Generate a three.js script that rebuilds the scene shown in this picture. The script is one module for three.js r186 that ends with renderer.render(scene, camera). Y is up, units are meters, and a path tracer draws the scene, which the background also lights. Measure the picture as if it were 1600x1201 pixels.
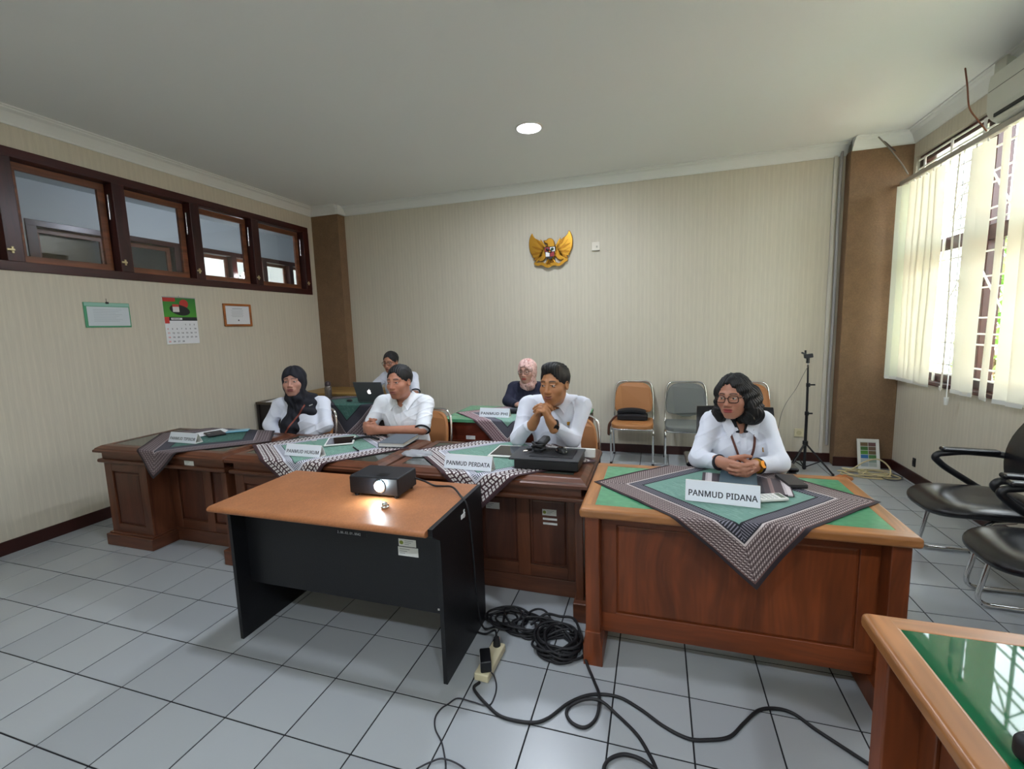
import * as THREE from 'three';
import { RoundedBoxGeometry } from 'three/addons/geometries/RoundedBoxGeometry.js';
import { mergeGeometries } from 'three/addons/utils/BufferGeometryUtils.js';
import { RectAreaLightUniformsLib } from 'three/addons/lights/RectAreaLightUniformsLib.js';

// ---------- camera, sky, sun, area lights, exposure ----------
const W = 1600, H = 1201;
const scene = new THREE.Scene();
const camera = new THREE.PerspectiveCamera(2 * Math.atan(600.5 / 716) * 180 / Math.PI, W / H, 0.05, 80);
camera.rotation.order = 'YXZ';
camera.position.set(0, 1.535, 0);
camera.rotation.set(-0.124124, 0.306398, -0.0307316);
const SKY = 4.8, SUN = 5;
scene.background = new THREE.Color(0.86, 0.95, 1.0);
scene.backgroundIntensity = SKY;
const renderer = new THREE.WebGLRenderer({ antialias: true });
renderer.toneMapping = THREE.LinearToneMapping;
renderer.toneMappingExposure = 2.85;
renderer.shadowMap.enabled = true;
RectAreaLightUniformsLib.init();
const sun = new THREE.DirectionalLight(0xfff8ec, SUN);
sun.position.set(-5, 14, 1.5); sun.target.position.set(7, 0, -4);
sun.castShadow = true;
Object.assign(sun.shadow.camera, { left: -14, right: 14, top: 14, bottom: -14, near: 1, far: 50 });
scene.add(sun, sun.target);
const LAMP = 5.5, LAMP_OVER_TABLE = 4.5, LAMPS_BEHIND = 5, CORRIDOR = 0.9, BRIGHT_ROOM = 1.6, BEAM = 80;

// ---------- helpers ----------
let seed = 12345;
const rnd = () => { seed = (seed * 1664525 + 1013904223) >>> 0; return seed / 4294967296; };
const rr = (a, b) => a + (b - a) * rnd();
const V = (x, y, z) => new THREE.Vector3(x, y, z);
const PI = Math.PI;
const used = {};
function numbered(n) { if (!(n in used)) { used[n] = 0; return n; } used[n]++; return n + '_' + String(used[n]).padStart(3, '0'); }
const L = (hex) => { const c = new THREE.Color(hex); return [c.r, c.g, c.b]; };
function uvMetres(g, s = 1, swap = false) {
  const p = g.attributes.position, n = g.attributes.normal, uv = new Float32Array(p.count * 2);
  for (let i = 0; i < p.count; i++) {
    const ax = Math.abs(n.getX(i)), ay = Math.abs(n.getY(i)), az = Math.abs(n.getZ(i)), x = p.getX(i), y = p.getY(i), z = p.getZ(i);
    let u, v;
    if (ax >= ay && ax >= az) { u = z; v = y; } else if (ay >= az) { u = x; v = z; } else { u = x; v = y; }
    if (swap) [u, v] = [v, u];
    uv[2 * i] = u * s; uv[2 * i + 1] = v * s;
  }
  g.setAttribute('uv', new THREE.BufferAttribute(uv, 2));
  return g;
}
function clean(g, keepColor) {
  if (g.index) g = g.toNonIndexed();
  for (const k of Object.keys(g.attributes)) if (!['position', 'normal', 'uv'].includes(k) && !(keepColor && k === 'color')) g.deleteAttribute(k);
  if (!g.attributes.uv) uvMetres(g);
  if (keepColor && !g.attributes.color) g.setAttribute('color', new THREE.BufferAttribute(new Float32Array(g.attributes.position.count * 3).fill(1), 3));
  return g;
}
function merge(list) {
  list = [list].flat(9).filter(Boolean);
  if (list.length === 1) return list[0];
  const kc = list.some((g) => g.attributes.color);
  return mergeGeometries(list.map((g) => clean(g, kc)));
}
// one named mesh out of geometries; swap / uv choose how the grain runs
function obj(name, geos, mat, parent, opt = {}) {
  const g = merge(geos);
  if (opt.uv !== false && mat.userData.metres) uvMetres(g, mat.userData.metres, opt.swap);
  const m = new THREE.Mesh(g, mat);
  m.name = parent ? name : numbered(name);
  m.castShadow = m.receiveShadow = true;
  (parent || scene).add(m);
  return m;
}
function tag(o, label, category, group) { Object.assign(o.userData, { label, category }); if (group) o.userData.group = group; return o; }
function thing(name, label, category, pos = [0, 0, 0], turn = 0, group) {
  const o = new THREE.Group(); o.name = numbered(name); scene.add(o);
  o.position.set(...pos); o.rotation.y = turn;
  return tag(o, label, category, group);
}
function struct(name, geos, mat, opt) { const m = obj(name, geos, mat, null, opt); m.userData.kind = 'structure'; return m; }
function structGroup(name) { const o = new THREE.Group(); o.name = numbered(name); o.userData.kind = 'structure'; scene.add(o); return o; }
function copy(o, pos, turn, label, group) {
  const c = o.clone(); c.name = numbered(o.name.replace(/_\d{3}$/, '')); c.userData = { ...o.userData };
  c.position.set(...pos); c.rotation.y = turn; scene.add(c);
  if (label) c.userData.label = label; if (group) c.userData.group = group;
  return c;
}
// boxes by extents; r rounds the edges
function bx(x0, x1, y0, y1, z0, z1, r = 0) {
  const w = x1 - x0, h = y1 - y0, d = z1 - z0;
  const g = r > 0 ? new RoundedBoxGeometry(w, h, d, 2, Math.min(r, w / 2.01, h / 2.01, d / 2.01)) : new THREE.BoxGeometry(w, h, d);
  return g.translate((x0 + x1) / 2, (y0 + y1) / 2, (z0 + z1) / 2);
}
const cyl = (r0, r1, h, x, y, z, n = 20) => new THREE.CylinderGeometry(r1, r0, h, n).translate(x, y + h / 2, z);
function rod(a, b, r, n = 8) {
  const A = V(...a), B = V(...b), d = B.clone().sub(A), g = new THREE.CylinderGeometry(r, r, d.length(), n);
  g.applyQuaternion(new THREE.Quaternion().setFromUnitVectors(V(0, 1, 0), d.clone().normalize()));
  return g.translate(...A.add(B).multiplyScalar(0.5).toArray());
}
function tube(pts, r, seg, n = 8, closed = false, tension = 0.5) {
  const c = new THREE.CatmullRomCurve3(pts.map((p) => V(...p)), closed, 'catmullrom', tension);
  const g = new THREE.TubeGeometry(c, seg || pts.length * 6, r, n, closed);
  if (closed) return g;
  const caps = [0, 1].map((t) => new THREE.SphereGeometry(r, n, 6).translate(...c.getPoint(t).toArray()));
  return [g, ...caps];
}
// a bent tube through corner points with rounded corners
function bent(pts, r, bend, n = 10, closed = false) {
  const P = pts.map((p) => V(...p)), path = new THREE.CurvePath(), N = P.length;
  const q = [];
  for (let i = 0; i < N; i++) {
    const prev = P[(i - 1 + N) % N], cur = P[i], next = P[(i + 1) % N];
    if (!closed && (i === 0 || i === N - 1)) { q.push([cur, cur, cur]); continue; }
    const a = prev.clone().sub(cur), b = next.clone().sub(cur), k = Math.min(bend, a.length() * 0.49, b.length() * 0.49);
    q.push([cur.clone().add(a.setLength(k)), cur, cur.clone().add(b.setLength(k))]);
  }
  const out = [];
  for (let i = 0; i < q.length; i++) {
    const [s, c, e] = q[i];
    for (let t = 0; t <= 6; t++) { const u = t / 6; if (s === e) { out.push(c.clone()); break; } out.push(s.clone().multiplyScalar((1 - u) ** 2).addScaledVector(c, 2 * u * (1 - u)).addScaledVector(e, u * u)); }
  }
  if (closed) out.push(out[0].clone());
  for (let i = 1; i < out.length; i++) path.add(new THREE.LineCurve3(out[i - 1], out[i]));
  // build rings by hand so that straight runs stay straight
  const pos = [], idx = [];
  let up = V(0.123, 0.9, 0.31).normalize();
  for (let i = 0; i < out.length; i++) {
    const t = (out[Math.min(i + 1, out.length - 1)].clone().sub(out[Math.max(i - 1, 0)])).normalize();
    up = up.clone().addScaledVector(t, -up.dot(t)).normalize();
    const s = t.clone().cross(up);
    for (let j = 0; j < n; j++) { const a = j / n * 2 * PI; pos.push(...out[i].clone().addScaledVector(up, Math.cos(a) * r).addScaledVector(s, Math.sin(a) * r).toArray()); }
  }
  for (let i = 0; i + 1 < out.length; i++) for (let j = 0; j < n; j++) { const a = i * n + j, b = i * n + (j + 1) % n, c = a + n, d = b + n; idx.push(a, b, c, b, d, c); }
  if (!closed) for (let j = 1; j + 1 < n; j++) { idx.push(0, j + 1, j); const o = (out.length - 1) * n; idx.push(o, o + j, o + j + 1); }
  const g = new THREE.BufferGeometry();
  g.setAttribute('position', new THREE.Float32BufferAttribute(pos, 3)); g.setIndex(idx); g.computeVertexNormals();
  return g;
}
function extrude(shape, depth, bevel = 0.002, seg = 6) {
  return new THREE.ExtrudeGeometry(shape, { depth, bevelEnabled: bevel > 0, bevelThickness: bevel, bevelSize: bevel, bevelSegments: 2, curveSegments: seg });
}
const lathe = (pts, n = 24) => new THREE.LatheGeometry(pts.map(([x, y]) => new THREE.Vector2(x, y)), n);
function place(g, pos, rot = [0, 0, 0]) { g.applyMatrix4(new THREE.Matrix4().compose(V(...pos), new THREE.Quaternion().setFromEuler(new THREE.Euler(...rot, 'YXZ')), V(1, 1, 1))); return g; }
function moved(list, pos, rot) { return [list].flat(9).map((g) => place(g.clone(), pos, rot)); }

// ---------- textures ----------
const hash = (x, y) => { let h = (x * 374761393 + y * 668265263) | 0; h = Math.imul(h ^ (h >>> 13), 1274126177); return ((h ^ (h >>> 16)) >>> 0) / 4294967296; };
function vnoise(x, y, px, py) {
  const i = Math.floor(x), j = Math.floor(y), f = x - i, g = y - j, m = (a, n) => ((a % n) + n) % n, s = (t) => t * t * (3 - 2 * t);
  const a = hash(m(i, px), m(j, py)), b = hash(m(i + 1, px), m(j, py)), c = hash(m(i, px), m(j + 1, py)), d = hash(m(i + 1, px), m(j + 1, py)), u = s(f), v = s(g);
  return a + (b - a) * u + (c - a) * v + (a - b - c + d) * u * v;
}
function dataTex(w, h, fn, srgb = true) {
  const d = new Uint8Array(w * h * 4);
  for (let y = 0; y < h; y++) for (let x = 0; x < w; x++) { const c = fn(x / w, y / h), k = 4 * (y * w + x); for (let q = 0; q < 3; q++) d[k + q] = Math.max(0, Math.min(255, (Array.isArray(c) ? c[q] : c) * 255)); d[k + 3] = 255; }
  const t = new THREE.DataTexture(d, w, h);
  t.wrapS = t.wrapT = THREE.RepeatWrapping; t.magFilter = THREE.LinearFilter; t.minFilter = THREE.LinearMipmapLinearFilter; t.generateMipmaps = true;
  if (srgb) t.colorSpace = THREE.SRGBColorSpace;
  t.needsUpdate = true;
  return t;
}
const woodTex = dataTex(512, 512, (u, v) => {
  const warp = vnoise(u * 4, v * 4, 4, 4) * 0.06 + vnoise(u * 2, v * 10, 2, 10) * 0.04;
  const a = vnoise(u * 3, (v + warp) * 26, 3, 26), b = vnoise(u * 10, (v + warp) * 110, 10, 110), c = vnoise(u * 2, v * 6, 2, 6);
  const k = 0.62 + 0.22 * a + 0.12 * b + 0.14 * (c - 0.5);
  return [k, k * 0.985, k * 0.96];
});
const fineTex = dataTex(256, 256, (u, v) => 0.86 + 0.1 * vnoise(u * 64, v * 64, 64, 64) + 0.05 * vnoise(u * 8, v * 8, 8, 8));
const fineBump = dataTex(256, 256, (u, v) => vnoise(u * 96, v * 96, 96, 96), false);
const weaveBump = dataTex(128, 128, (u, v) => 0.5 + 0.25 * Math.sin(u * 2 * PI * 32) + 0.25 * Math.sin(v * 2 * PI * 32), false);
// ribbed wallpaper: vertical ribs about 44 mm apart, each slightly different; 8 ribs to a repeat
const rib = (u) => { const t = u * 8, f = t - Math.floor(t), k = 0.5 + 0.5 * Math.cos(f * 2 * PI); return Math.pow(k, 3); };
const wallTex = dataTex(512, 64, (u, v) => {
  const t = Math.floor(u * 8), k = 0.9 + 0.02 * rib(u) + 0.015 * (hash(t, 3) - 0.5) + 0.03 * (vnoise(u * 90, v * 6, 90, 6) - 0.5);
  return [k, k * 0.99, k * 0.965];
});
const wallBump = dataTex(512, 64, (u, v) => 0.65 * rib(u) + 0.25 * vnoise(u * 120, v * 12, 120, 12), false);

function mat(color, roughness = 0.6, o = {}) {
  const { metres, ...rest } = o;
  const phys = ['clearcoat', 'transmission', 'sheen', 'thickness'].some((k) => k in o);
  const m = new (phys ? THREE.MeshPhysicalMaterial : THREE.MeshStandardMaterial)({ color, roughness, ...rest });
  if (metres) m.userData.metres = metres;
  return m;
}
const wood = (color, rough = 0.38, o = {}) => mat(color, rough, { map: woodTex, bumpMap: woodTex, bumpScale: 0.0006, metres: 1.1, ...o });
const M = {
  wall: mat('#e0dacb', 0.72, { map: wallTex, bumpMap: wallBump, bumpScale: 0.0004 }),
  ceiling: mat('#e8eae7', 0.9),
  cornice: mat('#e4e6e2', 0.85),
  pillar: mat('#86694c', 0.75, { map: fineTex, bumpMap: fineBump, bumpScale: 0.0008, metres: 2 }),
  skirting: mat('#3a1a15', 0.3, { map: fineTex, metres: 3 }),
  grout: mat('#17181c', 0.85),
  tileA: mat('#a6abad', 0.28),
  tileB: mat('#a2a7aa', 0.3),
  tileC: mat('#aaafb1', 0.26),
  frame: wood('#4a1f1c', 0.3),
  sash: wood('#9a6040', 0.42),
  glass: mat('#ffffff', 0.02, { transmission: 1, thickness: 0, ior: 1.5 }),
  dark: wood('#784832', 0.34),
  darkFront: wood('#6b3c2a', 0.4),
  honey: wood('#c98a55', 0.3),
  honeyFront: wood('#914a24', 0.42),
  beech: mat('#ad7046', 0.45, { map: fineTex, metres: 3 }),
  pale: wood('#c9a15e', 0.4),
  black: mat('#0d0e12', 0.42, { bumpMap: fineBump, bumpScale: 0.0003, metres: 3 }),
  blackEdge: mat('#131418', 0.5),
  darkGlass: mat('#3b3f38', 0.06),
  greenGlass: mat('#5fa67c', 0.1, { map: fineTex, metres: 6 }),
  greenGlassDeep: mat('#15603c', 0.03),
  chrome: mat('#d8d8d8', 0.12, { metalness: 1 }),
  steel: mat('#a9abad', 0.3, { metalness: 1 }),
  whiteSteel: mat('#e6e8e4', 0.5),
  plastic: mat('#111216', 0.4),
  softPlastic: mat('#1b1c20', 0.55),
  whitePlastic: mat('#e4e4de', 0.4),
  cream: mat('#d9d0ad', 0.45),
  rubber: mat('#17171a', 0.6),
  creamCable: mat('#cdbf94', 0.55),
  tan: mat('#a87040', 0.5, { bumpMap: fineBump, bumpScale: 0.0004, metres: 8 }),
  grey: mat('#6d706c', 0.75, { bumpMap: weaveBump, bumpScale: 0.0005, metres: 12 }),
  leather: mat('#19191c', 0.22, { bumpMap: fineBump, bumpScale: 0.0002, metres: 6 }),
  nylon: mat('#17171a', 0.8, { bumpMap: weaveBump, bumpScale: 0.0006, metres: 20 }),
  paper: mat('#e8e9ea', 0.8),
  shirt: mat('#dfe3ee', 0.75, { bumpMap: weaveBump, bumpScale: 0.0002, metres: 30 }),
  shirtWhite: mat('#e9edf2', 0.75, { bumpMap: weaveBump, bumpScale: 0.0002, metres: 30 }),
  navy: mat('#15161f', 0.85),
  blouse: mat('#1a1d33', 0.85),
  trousers: mat('#20222a', 0.85),
  trim: mat('#14151d', 0.8),
  hair: mat('#0b0a0a', 0.62),
  gold: mat('#b5852f', 0.35, { metalness: 0.9 }),
  brass: mat('#c4b78e', 0.35, { metalness: 0.6 }),
  goldDeep: mat('#9c6a20', 0.38, { metalness: 0.85 }),
};
function canvasTex(w, h, draw) {
  const c = document.createElement('canvas'); c.width = w; c.height = h;
  const x = c.getContext('2d'); draw(x, w, h);
  const t = new THREE.CanvasTexture(c); t.colorSpace = THREE.SRGBColorSpace; t.anisotropy = 8;
  return t;
}
const printed = (w, h, draw, rough = 0.6) => mat('#ffffff', rough, { map: canvasTex(w, h, draw) });

// ---------- the room ----------
const XL = -4.52, XR = 2.28, ZB = -5.55, ZF = 2.4, CH = 3.22;
function wallUV(g) {  // u runs along the wall in rib repeats (8 ribs of 44 mm), v up
  const p = g.attributes.position, n = g.attributes.normal, uv = g.attributes.uv;
  for (let i = 0; i < p.count; i++) { const ax = Math.abs(n.getX(i)) > 0.5; uv.setXY(i, (ax ? p.getZ(i) : p.getX(i)) / 0.352, p.getY(i) / 0.5); }
  return g;
}
const wallBox = (...a) => wallUV(clean(bx(...a)));
struct('wall_back', wallBox(XL - 0.15, XR + 0.15, -0.05, 3.4, ZB - 0.15, ZB), M.wall);
struct('wall_front', wallBox(XL - 0.15, XR + 0.15, -0.05, 3.4, ZF, ZF + 0.15), M.wall);
// left wall with the long frieze window
const LW = { y0: 2.06, y1: 2.95, z0: -5.31, z1: -1.42 };
struct('wall_left', [wallBox(XL - 0.15, XL, -0.05, LW.y0, ZB, ZF), wallBox(XL - 0.15, XL, LW.y1, 3.4, ZB, ZF), wallBox(XL - 0.15, XL, LW.y0, LW.y1, ZB, LW.z0), wallBox(XL - 0.15, XL, LW.y0, LW.y1, LW.z1, ZF)], M.wall);
// right wall with its big window
const RW = [{ z0: -5.38, z1: -2.42 }], RY0 = 0.96, RY1 = 2.98;
{
  const g = [wallBox(XR, XR + 0.15, -0.05, RY0, ZB, ZF), wallBox(XR, XR + 0.15, RY1, 3.4, ZB, ZF)];
  let z = ZB; for (const w of RW) { g.push(wallBox(XR, XR + 0.15, RY0, RY1, z, w.z0)); z = w.z1; } g.push(wallBox(XR, XR + 0.15, RY0, RY1, z, ZF));
  struct('wall_right', g, M.wall);
}
struct('ceiling', bx(XL - 0.15, XR + 0.15, CH, CH + 0.18, ZB - 0.15, ZF + 0.15), M.ceiling);
// cornices: a stepped cove along each wall and round the pillars
function cornice(name, len, pos, turn) {
  const s = new THREE.Shape();
  [[0, 0], [0, -0.11], [0.012, -0.11], [0.014, -0.095], [0.03, -0.07], [0.055, -0.035], [0.08, -0.022], [0.085, -0.012], [0.1, -0.01], [0.1, 0]].forEach(([x, y], i) => i ? s.lineTo(x, y) : s.moveTo(x, y));
  const g = extrude(s, len, 0); place(g, pos, [0, turn, 0]);
  return struct(name, g, M.cornice);
}
cornice('trim_1', ZF - ZB, [XL, CH, ZB], 0);                    // left wall
cornice('trim_2', 5.9, [XR - 0.5, CH, ZB], -PI / 2);           // back wall, between the pillars
cornice('trim_3', ZF - ZB, [XR, CH, ZF], PI);                   // right wall
cornice('trim_4', 0.5, [XR, CH, -5.42], -PI / 2);
cornice('trim_5', 0.47, [-4.08, CH, -5.4], -PI / 2);
struct('trim_6', bx(-4.1, -4.06, CH - 0.11, CH, -5.55, -5.37), M.cornice);
// pillars in brown
struct('pillar_left', bx(XL, -4.09, 0, CH - 0.1, ZB, -5.4, 0.004), M.pillar);
struct('pillar_right', bx(1.775, XR, 0, CH - 0.1, ZB, -5.42, 0.004), M.pillar);
// skirting
struct('baseboard_back', bx(-4.09, 1.775, 0, 0.1, ZB, ZB + 0.014, 0.003), M.skirting);
struct('baseboard_left', bx(XL, XL + 0.014, 0, 0.1, -5.4, ZF, 0.003), M.skirting);
struct('baseboard_right', bx(XR - 0.014, XR, 0, 0.1, -5.42, ZF, 0.003), M.skirting);
struct('baseboard_pillar', [bx(1.765, XR, 0, 0.1, -5.42, -5.408, 0.003)], M.skirting);
struct('baseboard_corner', [bx(XL, -4.08, 0, 0.1, -5.4, -5.388, 0.003)], M.skirting);

// floor: grout bed and 30 cm ceramic tiles, each a part of the floor
{
  const floor = struct('floor', bx(XL - 0.15, XR + 0.15, -0.08, -0.0022, ZB - 0.15, ZF + 0.15), M.grout);
  const X0 = -2.52614929 * 0.3, Z0 = -4.1381868 * 0.3, list = [];
  const camDir = V(0, 0, -1).applyEuler(camera.rotation);
  for (let i = -14; i < 12; i++) for (let j = -14; j < 16; j++) {
    let x0 = X0 + i * 0.3, x1 = x0 + 0.3, z0 = Z0 - j * 0.3, z1 = z0 + 0.3;
    x0 = Math.max(x0, XL); x1 = Math.min(x1, XR); z0 = Math.max(z0, ZB); z1 = Math.min(z1, ZF);
    if (x1 - x0 < 0.02 || z1 - z0 < 0.02) continue;
    const c = V((x0 + x1) / 2, -1.535, (z0 + z1) / 2), f = c.dot(camDir), d = c.length();
    const ndc = V((x0 + x1) / 2, 0, (z0 + z1) / 2);
    list.push({ b: [x0 + 0.003, x1 - 0.003, -0.01, 0, z0 + 0.003, z1 - 0.003], d, f, ndc });
  }
  camera.aspect = W / H; camera.updateMatrixWorld(); camera.updateProjectionMatrix();
  for (const t of list) { const p = t.ndc.clone().project(camera); t.seen = t.f > 0 && Math.abs(p.x) < 1.12 && Math.abs(p.y) < 1.15 ? 0 : 100; }
  list.sort((a, b) => a.seen + a.d - b.seen - b.d);
  const mats = [M.tileA, M.tileB, M.tileC], rest = [];
  const shared = new Map();
  list.forEach((t, k) => {
    const [x0, x1, y0, y1, z0, z1] = t.b, w = x1 - x0, d = z1 - z0;
    if (k >= 300) { rest.push(bx(x0, x1, y0, y1, z0, z1)); return; }
    const key = w.toFixed(4) + d.toFixed(4);
    if (!shared.has(key)) shared.set(key, uvMetres(clean(new RoundedBoxGeometry(w, 0.01, d, 1, 0.0012)), 2));
    const m = new THREE.Mesh(shared.get(key), mats[Math.floor(rnd() * 3)]);
    m.name = 'tile'; m.position.set((x0 + x1) / 2, -0.005 + rr(-0.0004, 0.0003), (z0 + z1) / 2); m.castShadow = m.receiveShadow = true;
    floor.add(m);
  });
  const r = obj('tile_field', rest, M.tileA, floor); r.userData.kind = 'stuff';
}

// frieze window in the left wall: dark frame, brown sashes set back, brass latches
function frieze(x, zs, yA, yB, out, sashList, name) {
  const g = structGroup(name), t = 0.11, zMin = zs[0] - 0.05, zMax = zs[zs.length - 1] + 0.05;
  obj('window_frame', [bx(x - t, x + 0.012, yB - 0.07, yB, zMin, zMax, 0.004)], M.frame, g);
  obj('window_frame', [bx(x - t, x + 0.012, yA, yA + 0.07, zMin, zMax, 0.004)], M.frame, g);
  for (const z of zs) obj('mullion', bx(x - t, x + 0.014, yA + 0.068, yB - 0.068, z - 0.05, z + 0.05, 0.004), M.frame, g, { swap: true });
  for (let i = 0; i + 1 < zs.length; i++) {
    const a = zs[i] + 0.055, b = zs[i + 1] - 0.055, y0 = yA + 0.075, y1 = yB - 0.075, w = 0.055, xs = x - 0.075;
    const s = obj('sash', [bx(xs - 0.03, xs, y1 - w, y1, a, b, 0.003), bx(xs - 0.03, xs, y0, y0 + w, a, b, 0.003), bx(xs - 0.03, xs, y0 + w, y1 - w, a, a + w, 0.003), bx(xs - 0.03, xs, y0 + w, y1 - w, b - w, b, 0.003)], M.sash, g);
    obj('pane', bx(xs - 0.018, xs - 0.013, y0 + w - 0.006, y1 - w + 0.006, a + w - 0.006, b - w + 0.006), M.glass, s);
    if (out) {
      obj('latch', [bx(x + 0.012, x + 0.022, y0 + 0.05, y0 + 0.1, a - 0.045, a - 0.03, 0.003), cyl(0.008, 0.008, 0.012, 0, 0, 0, 12).rotateZ(-PI / 2).translate(x + 0.02, y0 + 0.075, a - 0.0375), bx(x + 0.026, x + 0.034, y0 + 0.066, y0 + 0.082, a - 0.045, a + 0.0, 0.003)], M.brass, g);
      obj('stay', [rod([x - 0.045, y1 - 0.09, a - 0.002], [x - 0.05, y1 - 0.3, a - 0.002], 0.006)], M.chrome, g);
    }
  }
  return g;
}
frieze(XL, [-5.255, -4.43, -3.685, -2.985, -2.23, -1.475], LW.y0, LW.y1, true, [], 'window_1');
// corridor beyond the frieze window with a window row of its own
{
  const wm = mat('#ccd4d6', 0.8), XC = -6.94;
  struct('floor_corridor', bx(XC - 0.2, XL - 0.15, -0.08, 0, -9, 1), mat('#b8babb', 0.4));
  struct('ceiling_corridor', bx(XC - 0.2, XL - 0.15, 3.4, 3.5, -9, 1), wm);
  struct('wall_corridor_end', [bx(XC - 0.2, XL - 0.15, 0, 3.4, -9.1, -9), bx(XC - 0.2, XL - 0.15, 0, 3.4, 1, 1.1)], wm);
  struct('wall_corridor_side', bx(XL - 0.152, XL - 0.14, 0, 3.4, -9, ZB - 0.15), wm);
  const ys = [2.06, 2.95];
  struct('wall_corridor_far', [bx(XC - 0.15, XC, 0, ys[0], -9, 1), bx(XC - 0.15, XC, ys[1], 3.4, -9, 1), bx(XC - 0.15, XC, ys[0], ys[1], -5.62, -5.27), bx(XC - 0.15, XC, ys[0], ys[1], -3.55, 1), bx(XC - 0.15, XC, ys[0], ys[1], -9, -8.4)], wm);
  frieze(XC, [-5.32, -4.45, -3.6], ys[0], ys[1], false, [], 'window_2');
  frieze(XC, [-8.35, -7.6, -6.95, -6.3, -5.67], ys[0], ys[1], false, [], 'window_3');
  // rooms behind: a dim one and one with a pale daylit wall
  struct('wall_dim_room', [bx(XC - 1.6, XC - 1.5, 1.4, 3.5, -5.45, -3), bx(XC - 1.5, XC - 0.15, 3.4, 3.5, -5.45, -3), bx(XC - 1.5, XC - 0.15, 1.3, 1.4, -5.45, -3), bx(XC - 1.5, XC - 0.15, 1.4, 3.4, -5.5, -5.42), bx(XC - 1.5, XC - 0.15, 1.4, 3.4, -3.1, -3)], mat('#8d9a90', 0.8));
  struct('wall_bright_room', [bx(XC - 2.4, XC - 2.3, 1.2, 3.5, -9.5, -5.5), bx(XC - 2.4, XC - 0.15, 3.4, 3.5, -9.5, -5.5), bx(XC - 2.4, XC - 0.15, 1.2, 1.3, -9.5, -5.5), bx(XC - 2.4, XC - 0.15, 1.3, 3.4, -9.5, -9.4), bx(XC - 2.3, XC - 0.15, 1.3, 3.4, -5.58, -5.5)], mat('#e4e6e2', 0.8));
  const rl = thing('far_room_lamp', 'ceiling lamp of the pale room beyond the corridor', 'lamp', [XC - 1.1, 3.4, -7.2]);
  obj('shade', cyl(0.12, 0.12, 0.05, 0, -0.05, 0, 24), mat('#ffffff', 0.4, { emissive: '#ffffff', emissiveIntensity: 4 }), rl);
  const ra = new THREE.PointLight(0xf2f6ff, BRIGHT_ROOM, 0, 2); ra.position.set(0, -0.12, 0); ra.castShadow = true; rl.add(ra);
  const lamp = thing('corridor_lamp', 'small round glowing lamp seen through the third frieze pane', 'lamp', [-6.84, 2.57, -6.4]);
  obj('shade', new THREE.SphereGeometry(0.05, 16, 12), mat('#ffffff', 0.4, { emissive: '#ffffff', emissiveIntensity: 6 }), lamp);
  obj('bracket', rod([-0.1, 0, 0], [-0.03, 0, 0], 0.012), M.steel, lamp);
  const pl = new THREE.PointLight(0xf4f6ff, 0.06, 0, 2); pl.position.set(0, 0, 0.0); pl.castShadow = true; lamp.add(pl);
  const cl = thing('corridor_ceiling_lamp', 'ceiling lamp of the corridor behind the left wall, out of sight above the frieze window', 'lamp', [-5.2, 3.4, -5]);
  obj('shade', cyl(0.12, 0.12, 0.05, 0, -0.05, 0, 24), mat('#ffffff', 0.4, { emissive: '#ffffff', emissiveIntensity: 4 }), cl);
  const cp = new THREE.PointLight(0xdfeaff, CORRIDOR, 0, 2); cp.position.set(0, -0.12, 0); cp.castShadow = true; cl.add(cp);
}

// big window in the right wall (and its twin behind the camera): frame, panes, white bar grille
function bigWindow(w, name, detailed) {
  const g = structGroup(name), x0 = XR + 0.03, x1 = XR + 0.13, n = Math.round((w.z1 - w.z0) / 0.98), p = (w.z1 - w.z0) / n;
  obj('window_frame', bx(x0, x1, RY0, RY0 + 0.07, w.z0, w.z1, 0.004), M.frame, g);
  obj('window_frame', bx(x0, x1, RY1 - 0.07, RY1, w.z0, w.z1, 0.004), M.frame, g);
  for (let i = 0; i <= n; i++) { const z = w.z0 + i * p; obj('mullion', bx(x0, x1, RY0 + 0.068, RY1 - 0.068, Math.max(w.z0, z - 0.055), Math.min(w.z1, z + 0.055), 0.004), M.frame, g, { swap: true }); }
  obj('transom', bx(x0 + 0.002, x1 - 0.002, 2.06, 2.17, w.z0 + 0.05, w.z1 - 0.05, 0.004), M.frame, g);
  for (let i = 0; i < n; i++) for (const [a, b] of [[RY0 + 0.07, 2.06], [2.17, RY1 - 0.07]]) {
    const za = w.z0 + i * p + 0.055, zb = za + p - 0.11;
    obj('pane', bx(x0 + 0.06, x0 + 0.065, a - 0.004, b + 0.004, za - 0.004, zb + 0.004), M.glass, g);
  }
  obj('window_sill', bx(XR - 0.03, XR + 0.15, RY0 - 0.03, RY0 + 0.004, w.z0 - 0.02, w.z1 + 0.02, 0.006), M.frame, g);
  // grille on the room side: flat uprights, thin cross rods in pairs, slanting flats
  const gx = XR + 0.015, up = 0.4;
  for (let z = w.z0 + 0.12; z < w.z1 - 0.05; z += up) obj('grille_upright', bx(gx - 0.004, gx + 0.004, RY0, RY1 - 0.03, z - 0.014, z + 0.014), M.whiteSteel, g);
  for (const y of [1.04, 1.12, 1.3, 1.38, 1.5, 1.72, 1.8, 1.98, 2.2, 2.28, 2.46, 2.54, 2.7, 2.86, 2.94]) obj('grille_rod', bx(gx - 0.005, gx + 0.005, y - 0.006, y + 0.006, w.z0 + 0.02, w.z1 - 0.02), M.whiteSteel, g);
  for (let z = w.z0 + 0.12, k = 0; z < w.z1 - 0.5; z += up, k++) for (const [a, b] of [[1.5, 1.98], [2.2, 2.7]]) {
    obj('grille_brace', rod([gx, k % 2 ? a : b, z], [gx, k % 2 ? b : a, z + up], 0.007, 6), M.whiteSteel, g);
  }
  return g;
}
bigWindow(RW[0], 'window_4');

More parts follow.
